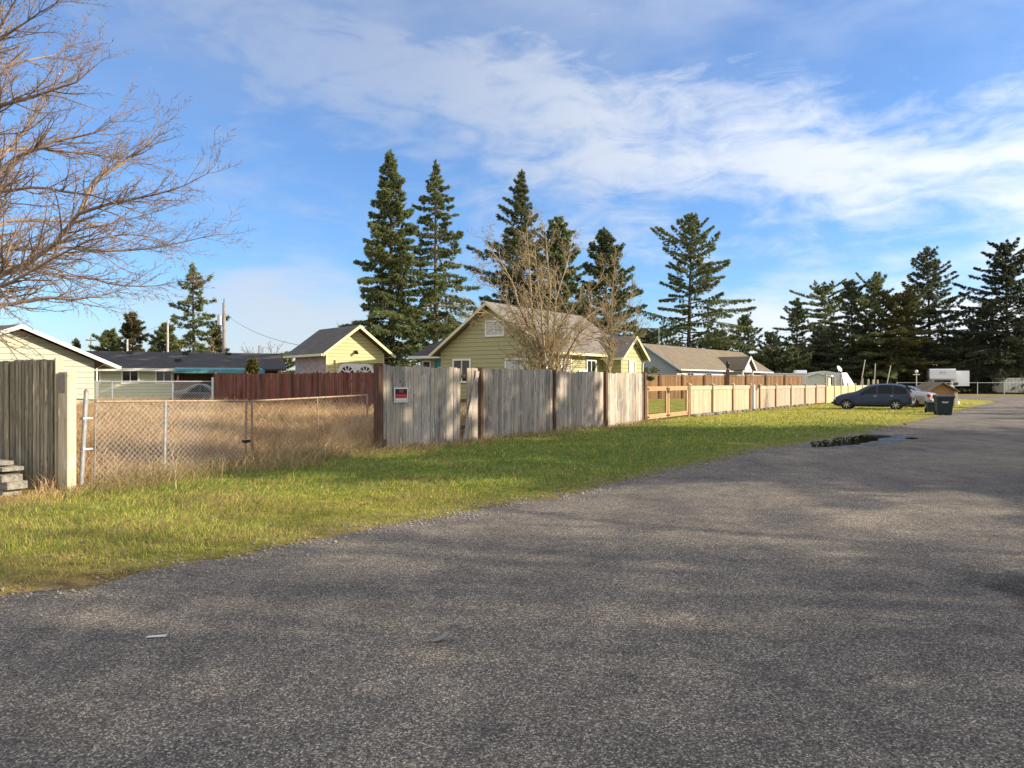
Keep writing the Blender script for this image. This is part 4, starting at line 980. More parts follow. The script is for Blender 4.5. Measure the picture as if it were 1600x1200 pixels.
# extra loose board leaning over the gap
q = MB(); q.beam((3.12, -.05, 0.10), (3.34, -.045, 1.78), .02, .12)
q = MB(); dv = Vector((3.47-2.93, 0, 1.72)); L_b = dv.length; dv.normalize(); nv = Vector((-dv.z, 0, dv.x))
a = Vector((2.93, -.045, .06)); b_ = a+dv*L_b
vs = []
for yy in (-.012, .012):
    for p, s in ((a, -1), (a, 1), (b_, 1), (b_, -1)): vs.append(tuple(p+nv*(-s*.065)+Vector((0, yy, 0))))
q.hexa(vs)
Fm = Matrix.Translation((F0[0], F0[1], 0)) @ Matrix.Rotation(fang, 4, 'Z')
q.M = Matrix(); o = q.build('loose_board', 'old_board'); o.matrix_world = Fm
tag(o, 'single grey board leaning diagonally across the gap in the tall fence', 'board')
# warning sign
st = .55
t_s = thing('warning_sign', 'small red and black warning sign with white border on the grey fence', 'sign', tuple(Fm @ Vector((st+.14, -.035, 1.22))), fang)
Wn, Hn = .42, .34
pxs = 0
s_w, s_h = .44, .30
def sgn_box(name, x0, x1, z0, z1, d, mat, parent=t_s):
    q = MB(); q.box((x0, -d, z0), (x1, -d+.003, z1)); return q.build(name, mat, parent)
q = MB(); q.box((-.22, -.006, -.165), (.22, .0, .165)); bk = q.build('sign_plate', 'sign_white', t_s)
sgn_box('upper_band', -.19, .19, .02, .13, .0075, 'sign_black'); sgn_box('red_band', -.19, .19, -.065, .02, .0075, 'sign_red')
sgn_box('blank_band', -.18, .18, -.13, -.075, .0075, 'sign_white')
q = MB()
for z0, z1 in ((-.137, -.132), (-.073, -.068)): q.box((-.19, -.009, z0), (.19, -.0062, z1))
for x0 in (-.19, .185): q.box((x0, -.009, -.132), (x0+.005, -.0062, -.073))
q.build('border_line', 'sign_black', t_s)
def text(name, body, size, x, z, d, mat, parent, sx=1):
    cu = bpy.data.curves.new(name, 'FONT'); cu.body = body; cu.size = size; cu.align_x = 'CENTER'; cu.align_y = 'CENTER'; cu.extrude = .001; cu.offset = .0012
    o = bpy.data.objects.new(name, cu); link(o, parent); o.location = (x, -d, z); o.rotation_euler = (R(90), 0, 0); o.scale = (sx, 1, 1)
    cu.materials.append(MATS[mat])
    bpy.context.view_layer.update(); me = bpy.data.meshes.new_from_object(o.evaluated_get(bpy.context.evaluated_depsgraph_get()))
    n_ = link(bpy.data.objects.new(name, me), parent); n_.location = o.location; n_.rotation_euler = o.rotation_euler; n_.scale = o.scale
    bpy.data.objects.remove(o); return n_
plain('sign_pink', (.72, .10, .12), .5)
text('lettering', 'NO', .085, 0, .078, .0125, 'sign_pink', t_s, 1.0)
text('lettering', 'TRESPASSING', .058, 0, -.022, .0125, 'sign_pink', t_s, .88)

# left fence of green grey boards
lang = math.atan2(-.56, .83)                          # local x towards the road; -y faces camera
L0 = Vector((-6.24-.83*3.4, 10.33+.56*3.4, 0))
t = thing('mossy_board_fence', 'dark mossy board fence in shade at the left edge', 'fence', tuple(L0), lang)
q = MB(); board_run(q, 0, 1.55, -.05, 1.80, bw=.125, jz=.006, th=.022, gap=.01); q.build('board_panel', 'green_board', t)
q = MB(); board_run(q, 1.55, 3.37, -.05, 1.82, bw=.12, jz=.006, th=.022, gap=.01); q.build('board_panel', 'green_board', t)
q = MB(); board_run(q, 1.62, 3.3, -.05, 1.79, bw=.11, jz=.006, y=-.024, th=.02, gap=.025); q.build('board_panel', 'green_board', t)
q = MB(); q.box((0, .014, .4), (3.35, .06, .5)); q.box((0, .014, 1.4), (3.35, .06, 1.5)); q.build('rail', 'green_board', t)
q = MB(); q.box((3.375, -.05, -.1), (3.40, .05, 1.84)); q.build('end_board', 'cream_board', t)
# square post in front
t = thing('square_post', 'thick pale square post at the end of the mossy board fence', 'post', (-6.13, 10.33, 0), R(-14))
q = MB(); q.box((-.08, -.08, -.2), (.075, .075, 1.64)); bevel(q.build('post', 'cream_board', t), .008)
q = MB(); q.box((-.072, -.085, 1.35), (.03, -.0815, 1.62)); q.build('post_stain', 'pole_wood', t)
# planks stack
PK = [(-1.15, .80, .02, .10, 'grey_plank', 'bottom grey plank in the stack by the mossy fence', 0, .22),
      (-1.2, .88, .122, .095, 'grey_plank', 'second grey plank from the ground beside the mossy fence', 2, .24),
      (-1.2, .84, .219, .085, 'grey_plank', 'grey plank under the two warped planks by the mossy fence', -1, .24),
      (-1.3, .74, .325, .05, 'grey_plank', 'warped plank second from the top of the stack', 3, .26),
      (-1.3, .60, .395, .05, 'grey_plank', 'warped topmost plank of the stack by the mossy fence', -4, .28)]
bp = Vector((-7.12, 10.12, 0))
for x0, x1, z0, hh, mt, lab, rr_, wd in PK:
    o = thing('timber_plank', lab, 'plank', (bp.x, bp.y, z0), lang+R(rr_), 'planks stacked at the left fence')
    n_ = 6; q = MB()
    for k in range(n_):
        a, b_ = x0+(x1-x0)*k/n_, x0+(x1-x0)*(k+1)/n_; za, zb = [.02*math.sin(v_*2.2) if z0 > .30 else 0 for v_ in (a, b_)]
        q.hexa([(a, -wd/2, za), (b_, -wd/2, zb), (b_, wd/2, zb), (a, wd/2, za), (a, -wd/2, za+hh), (b_, -wd/2, zb+hh), (b_, wd/2, zb+hh), (a, wd/2, za+hh)], .5)
    q.build('plank', mt, o)
for x1, z0, hh, lab in ((.30, .219, .085, 'upper short sunlit block end against the plank stack'), (.33, .122, .085, 'middle short sunlit block end against the plank stack'), (.28, .02, .09, 'lowest short sunlit block end against the plank stack')):
    o = thing('timber_block', lab, 'plank', (bp.x+.05, bp.y-.20, z0), lang, 'short blocks at the plank stack')
    q = MB(); q.box((-.6, -.07, 0), (x1, .05, hh), .7); bevel(q.build('block', 'pale_plank', o), .008)

# chain-link gate
def wire_rect(t, x0, x1, z0, z1, pitch=.085, r_=.0026, y=0, sag=0, zf=None, name='wire_mesh', mat='wire_zinc'):
    segs = []; W, H = x1-x0, z1-z0; c = -H
    while c < W:
        for sg in (1, -1):
            # line u = c + v (v from 0..H)
            va, vb = max(0, -c), min(H, W-c)
            if vb-va < .02: continue
            n_ = max(1, int((vb-va)/.3))
            for i in range(n_):
                v0, v1 = va+(vb-va)*i/n_, va+(vb-va)*(i+1)/n_; P = []
                for v_ in (v0, v1):
                    uu = c+v_; xx = x0+uu if sg > 0 else x1-uu; zz = z0+v_
                    P.append((xx, y+sg*.002+(sag*math.sin(xx*2.3)*math.sin((zz-z0)/H*3.14)), zz+(zf(xx) if zf else 0)))
                segs.append([*P[0], *P[1], r_, r_])
        c += pitch
    return seg_mesh(name, segs, mat, t, 4)
A0 = Vector((-5.98, 10.55, 0)); A1 = Vector((-4.57, 13.0, 0)); A2 = Vector((-2.98, 15.6, 0))
d1 = A1-A0; a1 = math.atan2(d1.y, d1.x); l1 = d1.length
t = thing('chain_link_gate', 'left leaf of the sagging chain link gate in front of the dry lot', 'gate', tuple(A0), a1, 'chain link gate leaves')
zt1 = lambda x: 1.24-.02*x/l1*3
q = MB(); q.tube([(.12, 0, 1.22), (l1*.5, 0, 1.20), (l1-.02, 0, 1.17)], .017, 8); q.build('top_rail', 'rusty_pipe', t)
for xx, rr_ in ((.12, .008), (1.22, .022), (l1-.05, .018)):
    q = MB(); q.tube([(xx-.02, 0, .0), (xx, 0, 1.2)], rr_, 8); q.build('upright', 'galvanised' if xx < 2 else 'rusty_pipe', t)
wire_rect(t, .12, l1-.06, .06, 1.20, sag=.02)
q = MB(); q.box((l1-.12, -.03, .45), (l1+.02, .03, .50)); q.build('latch', 'dark_metal', t)
tp = thing('gate_post', 'leaning galvanised pipe post beside the thick square post', 'post', (A0.x-.02, A0.y-.03, 0), a1)
q = MB(); q.tube([(-.06, 0, -.1), (.02, 0, 1.36)], .032, 10); q.build('pipe', 'galvanised', tp)
q = MB(); q.tube([(.02, 0, 1.36), (.022, 0, 1.40)], [.038, .02], 10); q.build('cap', 'rusty_pipe', tp)
for zz in (.55, .98):
    q = MB(); q.box((-.05, -.042, zz), (.09, .042, zz+.022)); q.build('hinge', 'galvanised', tp)
d2 = A2-A1; a2 = math.atan2(d2.y, d2.x); l2 = d2.length
t = thing('chain_link_gate', 'right leaf of the chain link gate tilted up toward the grey fence', 'gate', tuple(A1), a2, 'chain link gate leaves')
tilt = lambda x: .022*x
q = MB(); q.tube([(.06, 0, 1.17), (l2-.05, 0, 1.17+tilt(l2)*.9)], .017, 8); q.build('top_rail', 'rusty_pipe', t)
for xx, rr_ in ((.06, .020), (1.6, .013), (l2-.06, .018)):
    q = MB(); q.tube([(xx+.03, 0, .02+tilt(xx)*.5), (xx, 0, 1.18+tilt(xx)*.9)], rr_, 8); q.build('upright', 'rusty_pipe', t)
wire_rect(t, .07, l2-.08, .06, 1.16, sag=.03, zf=lambda x: tilt(x)*.9, mat='rusty_pipe', r_=.0026)
# lone dead stem standing before the gate
r_ = Bare(77, .003); x0, y0 = gnd(272, 10.2)
for k in range(4): r_.grow((x0+random.gauss(0, .04), y0, gz(x0, y0)-.02), (random.gauss(0, .25), 0, 1), .42+.1*k, .006, 1, .1, .16, 3, .5, .7)
t = thing('dead_stalk', 'pale dead weed stalks standing in front of the chain link gate', 'plant', (x0, y0, 0)); q_ = np.array(r_.seg); q_[:, :3] -= (x0, y0, 0); q_[:, 3:6] -= (x0, y0, 0)
plain('straw', (.5, .4, .24), .8); seg_mesh('stem', q_, 'straw', t, 4)

# back chain link fence by the ranch house
b0 = at(148, 0, 31.5); b1 = at(336, 0, 35.2); b0.z = b1.z = 0; dv = b1-b0; ang = math.atan2(dv.y, dv.x); ll = dv.length
t = thing('chain_link_fence', 'galvanised chain link fence in front of the green ranch house', 'fence', tuple(b0), ang)
q = MB(); q.tube([(0, 0, 1.53), (ll, 0, 1.53)], .025, 6); q.build('top_rail', 'galvanised', t)
for f_ in (.02, .13, .62, .99):
    q = MB(); q.tube([(ll*f_, 0, -.1), (ll*f_, 0, 1.55)], .035, 6); q.build('post', 'galvanised', t)
wire_rect(t, 0, ll, .05, 1.52, .12, .003)
# red-brown fence
r0 = Vector((-13.9, 35, 0)); rl = 13.6; ang = math.atan2(-.56, .83)
t = thing('red_board_fence', 'reddish brown stained board fence across the back of the dry lot', 'fence', tuple(r0), ang)
k = 0; x = 0
while x < rl-.1:
    x1 = min(rl, x+2.35); q = MB(); board_run(q, x+.05, x1-.05, -.05, 1.88, bw=.14, jz=.02, gap=.012); q.build('board_panel', 'red_board', t)
    q = MB(); q.box((x-.05, -.03, -.1), (x+.05, .07, 1.97)); q.build('post', 'brown_post', t); x = x1
q = MB(); q.box((0, .02, .4), (rl, .06, .5)); q.box((0, .02, 1.5), (rl, .06, 1.6)); q.build('rail', 'red_board', t)
q = MB(); q.box((-.12, -.08, -.1), (.0, .04, 1.72)); q.build('end_post', 'white_paint', t)
# brown fence behind the gate
c0 = Vector((10.6, 64.3, 0)); c1 = Vector((29.2, 75.2, 0)); dv = c1-c0; ang = math.atan2(dv.y, dv.x); ll = dv.length
t = thing('brown_board_fence', 'brown cedar privacy fence in front of the long grey house', 'fence', tuple(c0), ang)
nP = 8
for i in range(nP):
    a, b_ = ll*i/nP, ll*(i+1)/nP
    q = MB(); board_run(q, a+.08, b_-.08, 0, 2.05, bw=.2, jz=.0, gap=.02); q.build('board_panel', 'stain_board', t)
    q = MB(); q.box((a-.09, -.08, -.1), (a+.09, .08, 2.2)); q.build('post', 'brown_post', t)
q = MB(); q.box((0, -.05, 2.06), (ll, .05, 2.14)); q.build('top_rail', 'stain_board', t)

# wooden double gate
g0 = Vector((4.82, 27.15, 0)); g1 = Vector((7.36, 31.3, 0)); dv = g1-g0; ang = math.atan2(dv.y, dv.x); ll = dv.length
t = thing('timber_gate', 'orange cedar framed double gate with wire grid between two fences', 'gate', tuple(g0), ang)
for xx, hh, mt in ((.03, 1.42, 'brown_post'), (ll-.02, 1.46, 'cedar')):
    q = MB(); q.box((xx-.06, -.06, -.1), (xx+.06, .06, hh)); q.build('post', mt, t)
for k, (a, b_) in enumerate(((.12, ll*.47), (ll*.49, ll-.12))):
    q = MB(); zb, zt = .14, 1.34
    q.box((a, -.03, zt-.17), (b_, .03, zt)); q.box((a, -.03, zb), (b_, .03, zb+.17))
    q.box((a, -.032, zb+.172), (a+.13, .032, zt-.172)); q.box((b_-.13, -.032, zb+.172), (b_, .032, zt-.172)); lf = q.build('gate_leaf', 'cedar', t)
    segs = []
    for i in range(1, 16):
        xx = a+.13+(b_-a-.26)*i/16; segs.append([xx, 0, zb+.17, xx, 0, zt-.17, .003, .003])
    for i in range(1, 9):
        zz = zb+.17+(zt-zb-.34)*i/9; segs.append([a+.13, .004, zz, b_-.13, .004, zz, .003, .003])
    seg_mesh('wire_grid', segs, 'dark_metal', lf, 4)
    q = MB(); e = a if k == 0 else b_
    for zz in (zb+.05, zt-.12): q.box((e-.05, -.045, zz), (e+.22 if k == 0 else e+.05, -.034, zz+.05))
    for zz in (zb+.05, zt-.12): q.box((ll*.48-.18 if k == 0 else ll*.49, -.045, zz), (ll*.47 if k == 0 else ll*.49+.18, -.034, zz+.045))
    q.build('strap_hinge', 'dark_metal', lf)
q = MB(); q.box((ll*.46, -.06, 1.08), (ll*.50, -.036, 1.20)); q.build('latch', 'dark_metal', t)

# pale fence panels
def panel_fence(name, label, px_list, zt, board, posts='stain_board', zb=.12, cap=True, tall=None, frame=True, bw=.10):
    P = []
    for px in px_list:
        s = (px-800)/F; Y = (31.3-1.414*7.36)/(1-1.414*s); P.append(Vector((s*Y, Y, 0)))
    dv = P[-1]-P[0]; ang = math.atan2(dv.y, dv.x)
    t = thing(name, label, 'fence', tuple(P[0]), ang); X = [(p-P[0]).length for p in P]
    for i, x in enumerate(X):
        h_ = zt+.04+(tall[i] if tall else 0)
        q = MB(); q.box((x-.055, -.075, -.15), (x+.055, .05, h_)); po = q.build('post', posts, t)
        if cap and not (tall and tall[i]):
            q = MB(); q.box((x-.085, -.105, h_+.001), (x+.085, .08, h_+.03)); q.add([(x-.07, -.09, h_+.03), (x+.07, -.09, h_+.03), (x+.07, .065, h_+.03), (x-.07, .065, h_+.03), (x, -.01, h_+.09)], [(0,1,4),(1,2,4),(2,3,4),(3,0,4)]); q.build('post_cap', board, po)
    for a, b_ in zip(X[:-1], X[1:]):
        q = MB(); board_run(q, a+.06, b_-.06, zb, zt-.04, bw=bw, jz=0, jy=.001, gap=.012); q.build('board_panel', board, t)
        if frame:
            q = MB(); q.box((a+.056, -.05, zt-.035), (b_-.056, .04, zt)); q.box((a+.056, -.04, zt-.17), (b_-.056, -.014, zt-.04)); q.build('rail', board, t)
    return t, X
panel_fence('cream_panel_fence', 'cream board fence with small post caps just right of the cedar gate', [1076, 1112, 1144, 1171], 1.34, 'cream_board')
panel_fence('tan_panel_fence', 'pinkish tan board fence panels in dappled shade beyond the cream fence', [1186, 1211, 1235, 1257, 1274, 1289], 1.30, 'pink_board', zb=.1)
panel_fence('yellow_panel_fence', 'bright yellow sunlit board fence with tall bare posts behind the blue car', [1290, 1303, 1313.5, 1324.5, 1336, 1347, 1356.5, 1364, 1371], 1.27, 'yellow_board', 'cream_board', zb=.05, cap=False, tall=[.75, .55, .55, .12, .1, .5, .45, .42, .4], frame=False)
# scalloped connecting panel and white post
s = (1171-800)/F; Y = (31.3-1.414*7.36)/(1-1.414*s); q0 = Vector((s*Y, Y, 0)); s = (1186-800)/F; Y = (31.3-1.414*7.36)/(1-1.414*s); q1 = Vector((s*Y, Y, 0)); dv = q1-q0
t = thing('scalloped_gate', 'narrow board gate with dipped top edge beside a white post', 'gate', tuple(q0), math.atan2(dv.y, dv.x)); ll = dv.length
q = MB(); board_run(q, .1, ll-.06, .08, lambda x: 1.30-.30*math.sin(math.pi*min(1, max(0, (x-.05)/ll)))**1.0*.9, bw=.09, jz=0, gap=.01); q.build('board_panel', 'pink_board', t)
q = MB(); q.box((.14, -.2, -.1), (.28, -.06, 1.36)); q.build('post', 'white_paint', t)
# edging stones
def stone_mesh(seed):
    r = random.Random(seed); bm = bmesh.new(); bmesh.ops.create_icosphere(bm, subdivisions=2, radius=1)
    for v in bm.verts:
        v.co = Vector((v.co.x*.19, v.co.y*.13, v.co.z*.10))*(1+r.uniform(-.16, .16)); 
        v.co.z = max(-.06, min(.07, v.co.z))
    me = bpy.data.meshes.new('edging_stone'); bm.to_mesh(me); bm.free(); me.materials.append(MATS['stone_grey']); return me
SM = [stone_mesh(i) for i in range(4)]
for i in range(34):
    px = 1080+i*5.4 if i < 20 else 1190+(i-20)*5.2
    s = (px-800)/F; Y = (31.3-1.414*7.36)/(1-1.414*s); o = bpy.data.objects.new('edging_stone', SM[i % 4]); link(o)
    o.location = (s*Y+.14+random.uniform(-.04, .04), Y-.12, .09); o.rotation_euler = (0, 0, fang+random.uniform(-.3, .3)); sc_v = random.uniform(.85, 1.25); o.scale = (sc_v, sc_v, sc_v)
    tag(o, 'rough grey edging stone in the row along the pale fence foot', 'stone', 'edging stones under the pale fence')
# ------------------------------------------------------------------ poles, lamps, wires
def pole(px, yt, Y, r, label, name='utility_pole', arm=None, mat='pole_wood', lean=0, transformer=False, cat='pole', yb=None):
    x, y = gnd(px, Y); h = CH+(HOR-yt)/F*Y; t = thing(name, label, cat, (x, y, 0)); 
    q = MB(); q.tube([(0, 0, -.2), (lean*.5, 0, h*.5), (lean, 0, h)], [r, r*.9, r*.75], 10); q.build('shaft', mat, t, True)
    if arm:
        q = MB(); q.beam((-arm, 0, h-.35), (arm, 0, h-.35), .1, .12); q.build('crossarm', mat, t)
        q = MB()
        for sx in (-.85, .85): q.tube([(sx*arm, 0, h-.29), (sx*arm, 0, h-.12)], .05, 6)
        q.build('insulator', 'white_paint', t)
    if transformer:
        q = MB(); q.tube([(-.32, -.1, h-1.9), (-.32, -.1, h-1.85), (-.32, -.1, h-1.05), (-.32, -.1, h-.98)], [.15, .2, .2, .12], 12); q.build('transformer', 'galvanised', t)
        q = MB(); q.tube([(0, 0, h), (0, 0, h+.35)], .03, 6); q.build('pole_pin', 'dark_metal', t)
    return Vector((x+lean, y, h))
pA = pole(350, 473, 62, .16, 'tall wooden utility pole with transformer right of the sparse spruce', transformer=True)
pB = pole(262, 500, 70, .11, 'thin pale utility pole between the small pines and the sparse spruce', mat='pole_pale')
pC = pole(199, 530, 66, .10, 'short pale post standing behind the ranch roof under the reddish pine', 'utility_pole', mat='pole_pale')
pD = pole(142, 527, 90, .12, 'distant pole left of the round bushy pine', arm=.6)
pE = pole(405, 540, 75, .11, 'short dark pole in front of the pale leafless tree', mat='pole_wood')
pF = pole(1030, 512, 97, .16, 'pale pole seen left of the trunk of the big open spruce', mat='pole_pale')
pole(1432, 583, 62, .045, 'thin white yard post with short crossbar and round lamp', 'yard_post', mat='pole_pale')
x, y = gnd(1432, 62)
t = thing('yard_lamp', 'round white lamp and crossbar on top of the thin yard post', 'lamp', (x, y, CH+(HOR-583)/F*62)); q = MB(); q.beam((-.28, 0, -.12), (.28, 0, -.12), .05, .06); q.build('crossbar', 'white_paint', t)
q = MB(); q.tube([(0, 0, 0), (0, 0, .05), (0, 0, .16), (0, 0, .24), (0, 0, .28)], [.05, .11, .13, .09, .01], 10); q.build('lamp_globe', 'white_paint', t, True)
for i, (xa, ya, xb, yb, lab) in enumerate(((1351, 562, 1345, 600, 'leftmost of three pale leaning poles behind the yellow fence'), (1367, 568, 1366, 600, 'middle, upright one of three pale poles behind the yellow fence'), (1391, 571, 1385, 604, 'rightmost pale leaning pole behind the roof of the blue car'))):
    Yp = 76; a = at(xa, ya, Yp); b_ = at(xb, yb, Yp); d_ = (a-b_); bs = b_-d_*(b_.z/d_.z)
    t = thing('leaning_pole', lab, 'pole', tuple(bs), 0, 'pale poles behind the yellow fence'); q = MB(); q.tube([(0, 0, 0), tuple((b_-bs)), tuple((a-bs)+Vector((.05, 0, 0)))], [.06, .05, .04], 8); q.build('shaft', 'pole_pale', t, True)
# lamp post
x, y = gnd(1137, 52); t = thing('lamp_post', 'brown wooden lamp post with black lantern behind the cream fence', 'lamp post', (x, y, 0))
q = MB(); q.box((-.1, -.1, -.1), (.1, .1, 2.35)); q.build('post', 'brown_post', t)
q = MB(); q.tube([(0, 0, 2.35), (0, 0, 2.45)], .05, 6); q.tube([(0, 0, 2.45), (0, 0, 2.75)], [.09, .16], 6); lm = q.build('lantern', 'window_glass', t)
q = MB(); q.tube([(0, 0, 2.75), (0, 0, 2.95), (0, 0, 3.02)], [.2, .05, .01], 6); q.build('lantern_cap', 'dark_metal', lm)
def wire(name, a, b_, sag, label, r_=.012):
    n_ = 16; P = [a.lerp(b_, i/n_)-Vector((0, 0, sag*4*(i/n_)*(1-i/n_))) for i in range(n_+1)]
    t = thing(name, label, 'wire', tuple(a), 0, 'overhead wires'); seg_mesh('cable', [[*(P[i]-a), *(P[i+1]-a), r_, r_] for i in range(n_)], 'black_plastic', t, 4)
wire('overhead_wire', pA-Vector((0, 0, .9)), Vector((-10.2, 39.3, 3.3)), .5, 'thin wire sloping from the tall utility pole down to the garage')
wire('overhead_wire', pA-Vector((0, 0, 1.6)), pB-Vector((0, 0, .3)), .35, 'thin wire between the tall pole and the thin pale pole')
wire('overhead_wire', pB-Vector((0, 0, .2)), pD-Vector((0, 0, .4)), .5, 'long thin wire running left behind the small pines')
wire('overhead_wire', pB-Vector((0, 0, .3)), at(230, 540, 62), .1, 'short stay wire dropping left from the thin pale pole')
wire('overhead_wire', at(1150, 523, 125), at(1300, 512, 125), .3, 'thin wire crossing the sky over the right hand pines', .02)

# ------------------------------------------------------------------ vehicles
def loft(mb, st, closed=True):
    """st: list of rings (equal length lists of 3d points)"""
    n = len(st[0]); vs = [p for r_ in st for p in r_]; fs = []
    for i in range(len(st)-1):
        for j in range(n-1): fs.append((i*n+j, i*n+j+1, (i+1)*n+j+1, (i+1)*n+j))
        fs.append((i*n+n-1, i*n, (i+1)*n, (i+1)*n+n-1))
    fs.append(list(range(n-1, -1, -1))); fs.append([(len(st)-1)*n+j for j in range(n)]); mb.add(vs, fs, .5)
def car(name, label, loc, rz, S, prof, wb, paint, glass_spans, wheel_r=.32, scale=(1, 1, 1), kind='hatch'):
    """local x forward, y left; prof: list of (x, zbot, zbelt, ztop, wlow, wbelt, wtop)"""
    t = thing(name, label, 'car', loc, rz); t.scale = scale; rings = []
    for x, zb, zm, zt, wl, wm, wt in prof:
        ring = []
        for sgn in (1, -1):
            seq = [(wl*.86, zb), (wl, zb+.10), (wm, zb+(zm-zb)*.55), (wm*.985, zm), (wt+(wm-wt)*.45, zm+(zt-zm)*.55), (wt, zt-(zt-zm)*.12), (wt*.55, zt)]
            if sgn < 0: seq = seq[::-1]
            ring += [(x, sgn*yv, zv) for yv, zv in seq]
        rings.append(ring)
    mb = MB(); loft(mb, rings); o = mb.build('body', paint, t, True)
    es = o.modifiers.new('sub', 'SUBSURF'); es.levels = 1; es.render_levels = 2
    # side glass, windscreen, rear glass
    def lerp_prof(x):
        for a, b_ in zip(prof[:-1], prof[1:]):
            if (a[0]-x)*(b_[0]-x) <= 0:
                k = (x-a[0])/(b_[0]-a[0]+1e-9); return [p+(q-p)*k for p, q in zip(a, b_)]
        return prof[0]
    for x0, x1, tf0, tf1 in glass_spans:
        for sgn in (1, -1):
            q = MB(); n_ = 6; top, bot = [], []
            for i in range(n_+1):
                x = x0+(x1-x0)*i/n_; _, zb, zm, zt, wl, wm, wt = lerp_prof(x); f_ = tf0+(tf1-tf0)*i/n_
                hi = min(1, f_); zlo = zm+.035; zhi = zm+(zt-zm)*(.08+.76*hi)
                wy = lambda z_: (wm*.985+(wt+(wm-wt)*.45-wm*.985)*min(1, (z_-zm)/max(.01, (zt-zm)*.55))) if z_ < zm+(zt-zm)*.55 else (wt+(wm-wt)*.45)+(wt-(wt+(wm-wt)*.45))*((z_-zm)/(zt-zm)-.55)/.33
                bot.append((x, sgn*(wy(zlo)+.002), zlo)); top.append((x, sgn*(wy(zhi)+.004), max(zhi, zlo+.01)))
            vs = bot+top; fs = [(i, i+1, i+n_+2, i+n_+1) for i in range(n_)]
            if sgn > 0: fs = [f_[::-1] for f_ in fs]
            q.add(vs, fs, .5); g_ = q.build('window', 'glass_dark', t)
            so_ = g_.modifiers.new('thick', 'SOLIDIFY'); so_.thickness = .03; so_.offset = 0
    for i, wx in enumerate((wb/2, -wb/2)):
        wdt = max(p[4] for p in prof)
        for sgn in (1, -1):
            y0 = sgn*(wdt-.10)
            q = MB(); q.tube([(wx, y0-sgn*.12, wheel_r), (wx, y0-sgn*.11, wheel_r), (wx, y0+sgn*.105, wheel_r), (wx, y0+sgn*.115, wheel_r)], [wheel_r-.03, wheel_r, wheel_r, wheel_r-.03], 24); wo = q.build('wheel', 'rubber', t)
            q = MB(); q.tube([(wx, y0+sgn*.117, wheel_r), (wx, y0+sgn*.122, wheel_r)], wheel_r*.66, 20); q.build('rim_dish', 'dark_metal', wo)
            q = MB()
            for k in range(7):
                a = k*2*math.pi/7+.2; c_, s_ = math.cos(a), math.sin(a)
                q.beam((wx, y0+sgn*.13, wheel_r), (wx+c_*wheel_r*.64, y0+sgn*.13, wheel_r+s_*wheel_r*.64), .05, .03)
            q.tube([(wx, y0+sgn*.12, wheel_r), (wx, y0+sgn*.145, wheel_r)], .055, 10); q.build('rim', 'alloy', wo)
            # wheel arch: dark opening and painted flare
            q = MB(); n_ = 14; R0 = wheel_r+.05; yy = sgn*(wdt+.012)
            pts = [(wx+R0*math.cos(math.pi*k/n_), yy, wheel_r*.9+R0*math.sin(math.pi*k/n_)) for k in range(n_+1)]
            vs = pts+[(p[0], yy-sgn*.03, p[2]) for p in pts]; m_ = len(pts)
            f1 = list(range(m_)); f2 = [i_+m_ for i_ in reversed(range(m_))]
            q.add(vs, [f1, f2]+[(i_, i_+m_, (i_+1) % m_+m_, (i_+1) % m_) for i_ in range(m_)], .5); q.build('wheel_well', 'black_plastic', t)
            q = MB(); pts = [(wx+(R0+.03)*math.cos(math.pi*k/n_), sgn*(wdt+.01), wheel_r*.9+(R0+.03)*math.sin(math.pi*k/n_)) for k in range(n_+1)]
            q.tube(pts, .045 if kind == 'retro' else .02, 6); q.build('fender', paint, t, True)
    return t
WB = 2.62
prof = [(2.14, .34, .50, .58, .42, .42, .34), (2.05, .22, .62, .74, .58, .56, .44), (1.75, .20, .78, .96, .74, .66, .46), (1.25, .20, .90, 1.08, .84, .74, .54), (.92, .20, .95, 1.13, .85, .80, .62),
        (.70, .20, .97, 1.24, .85, .82, .66), (.25, .20, .99, 1.54, .85, .83, .63), (-.05, .20, 1.0, 1.625, .85, .84, .63), (-.7, .20, 1.0, 1.66, .85, .84, .64), (-1.35, .20, 1.0, 1.65, .85, .84, .63),
        (-1.72, .22, 1.0, 1.58, .85, .83, .62), (-1.95, .26, 1.0, 1.34, .84, .82, .64), (-2.10, .34, .92, 1.06, .80, .78, .62), (-2.17, .40, .74, .84, .72, .72, .58)]
rear = Vector((20.7, 40.2, 0)); hd = Vector((-.86, .51, 0)).normalized(); SC = .94
cpos = rear+hd*(WB/2*SC); ang = math.atan2(hd.y, hd.x)
t = car('blue_car', 'dark blue retro hatchback parked on the grass by the yellow fence', tuple(cpos), ang, 1, prof, WB, 'car_blue', [(.55, -.28, .30, 1.0), (-.36, -1.12, 1.0, 1.0), (-1.18, -1.86, 1.0, .75)], .325, (SC*.97, SC*.97, .86), 'retro')
for sg in (1, -1):
    q = MB(); q.tube([(-2.03, sg*.70, .93), (-2.09, sg*.72, .80), (-2.11, sg*.72, .70)], [.07, .085, .05], 8); q.build('tail_light', 'lamp_red', t)
for sg in (1, -1):
    q = MB(); q.tube([(1.93, sg*.62, .70), (2.02, sg*.62, .68)], [.11, .09], 10); q.build('headlight', 'lamp_clear', t)
q = MB(); q.box((-2.26, -.72, .42), (-2.12, .72, .58)); bevel(q.build('rear_bumper', 'chrome', t), .03, 3)
q = MB(); q.box((2.02, -.70, .36), (2.18, .70, .50)); bevel(q.build('front_bumper', 'car_blue', t), .03, 3)
q = MB(); q.add([(-1.82, -.52, 1.52), (-1.82, .52, 1.52), (-2.08, .58, 1.12), (-2.08, -.58, 1.12)], [(0, 1, 2, 3)]); g_ = q.build('rear_window', 'glass_dark', t); g_.location.x = -.015; g_.modifiers.new('th', 'SOLIDIFY').thickness = .02
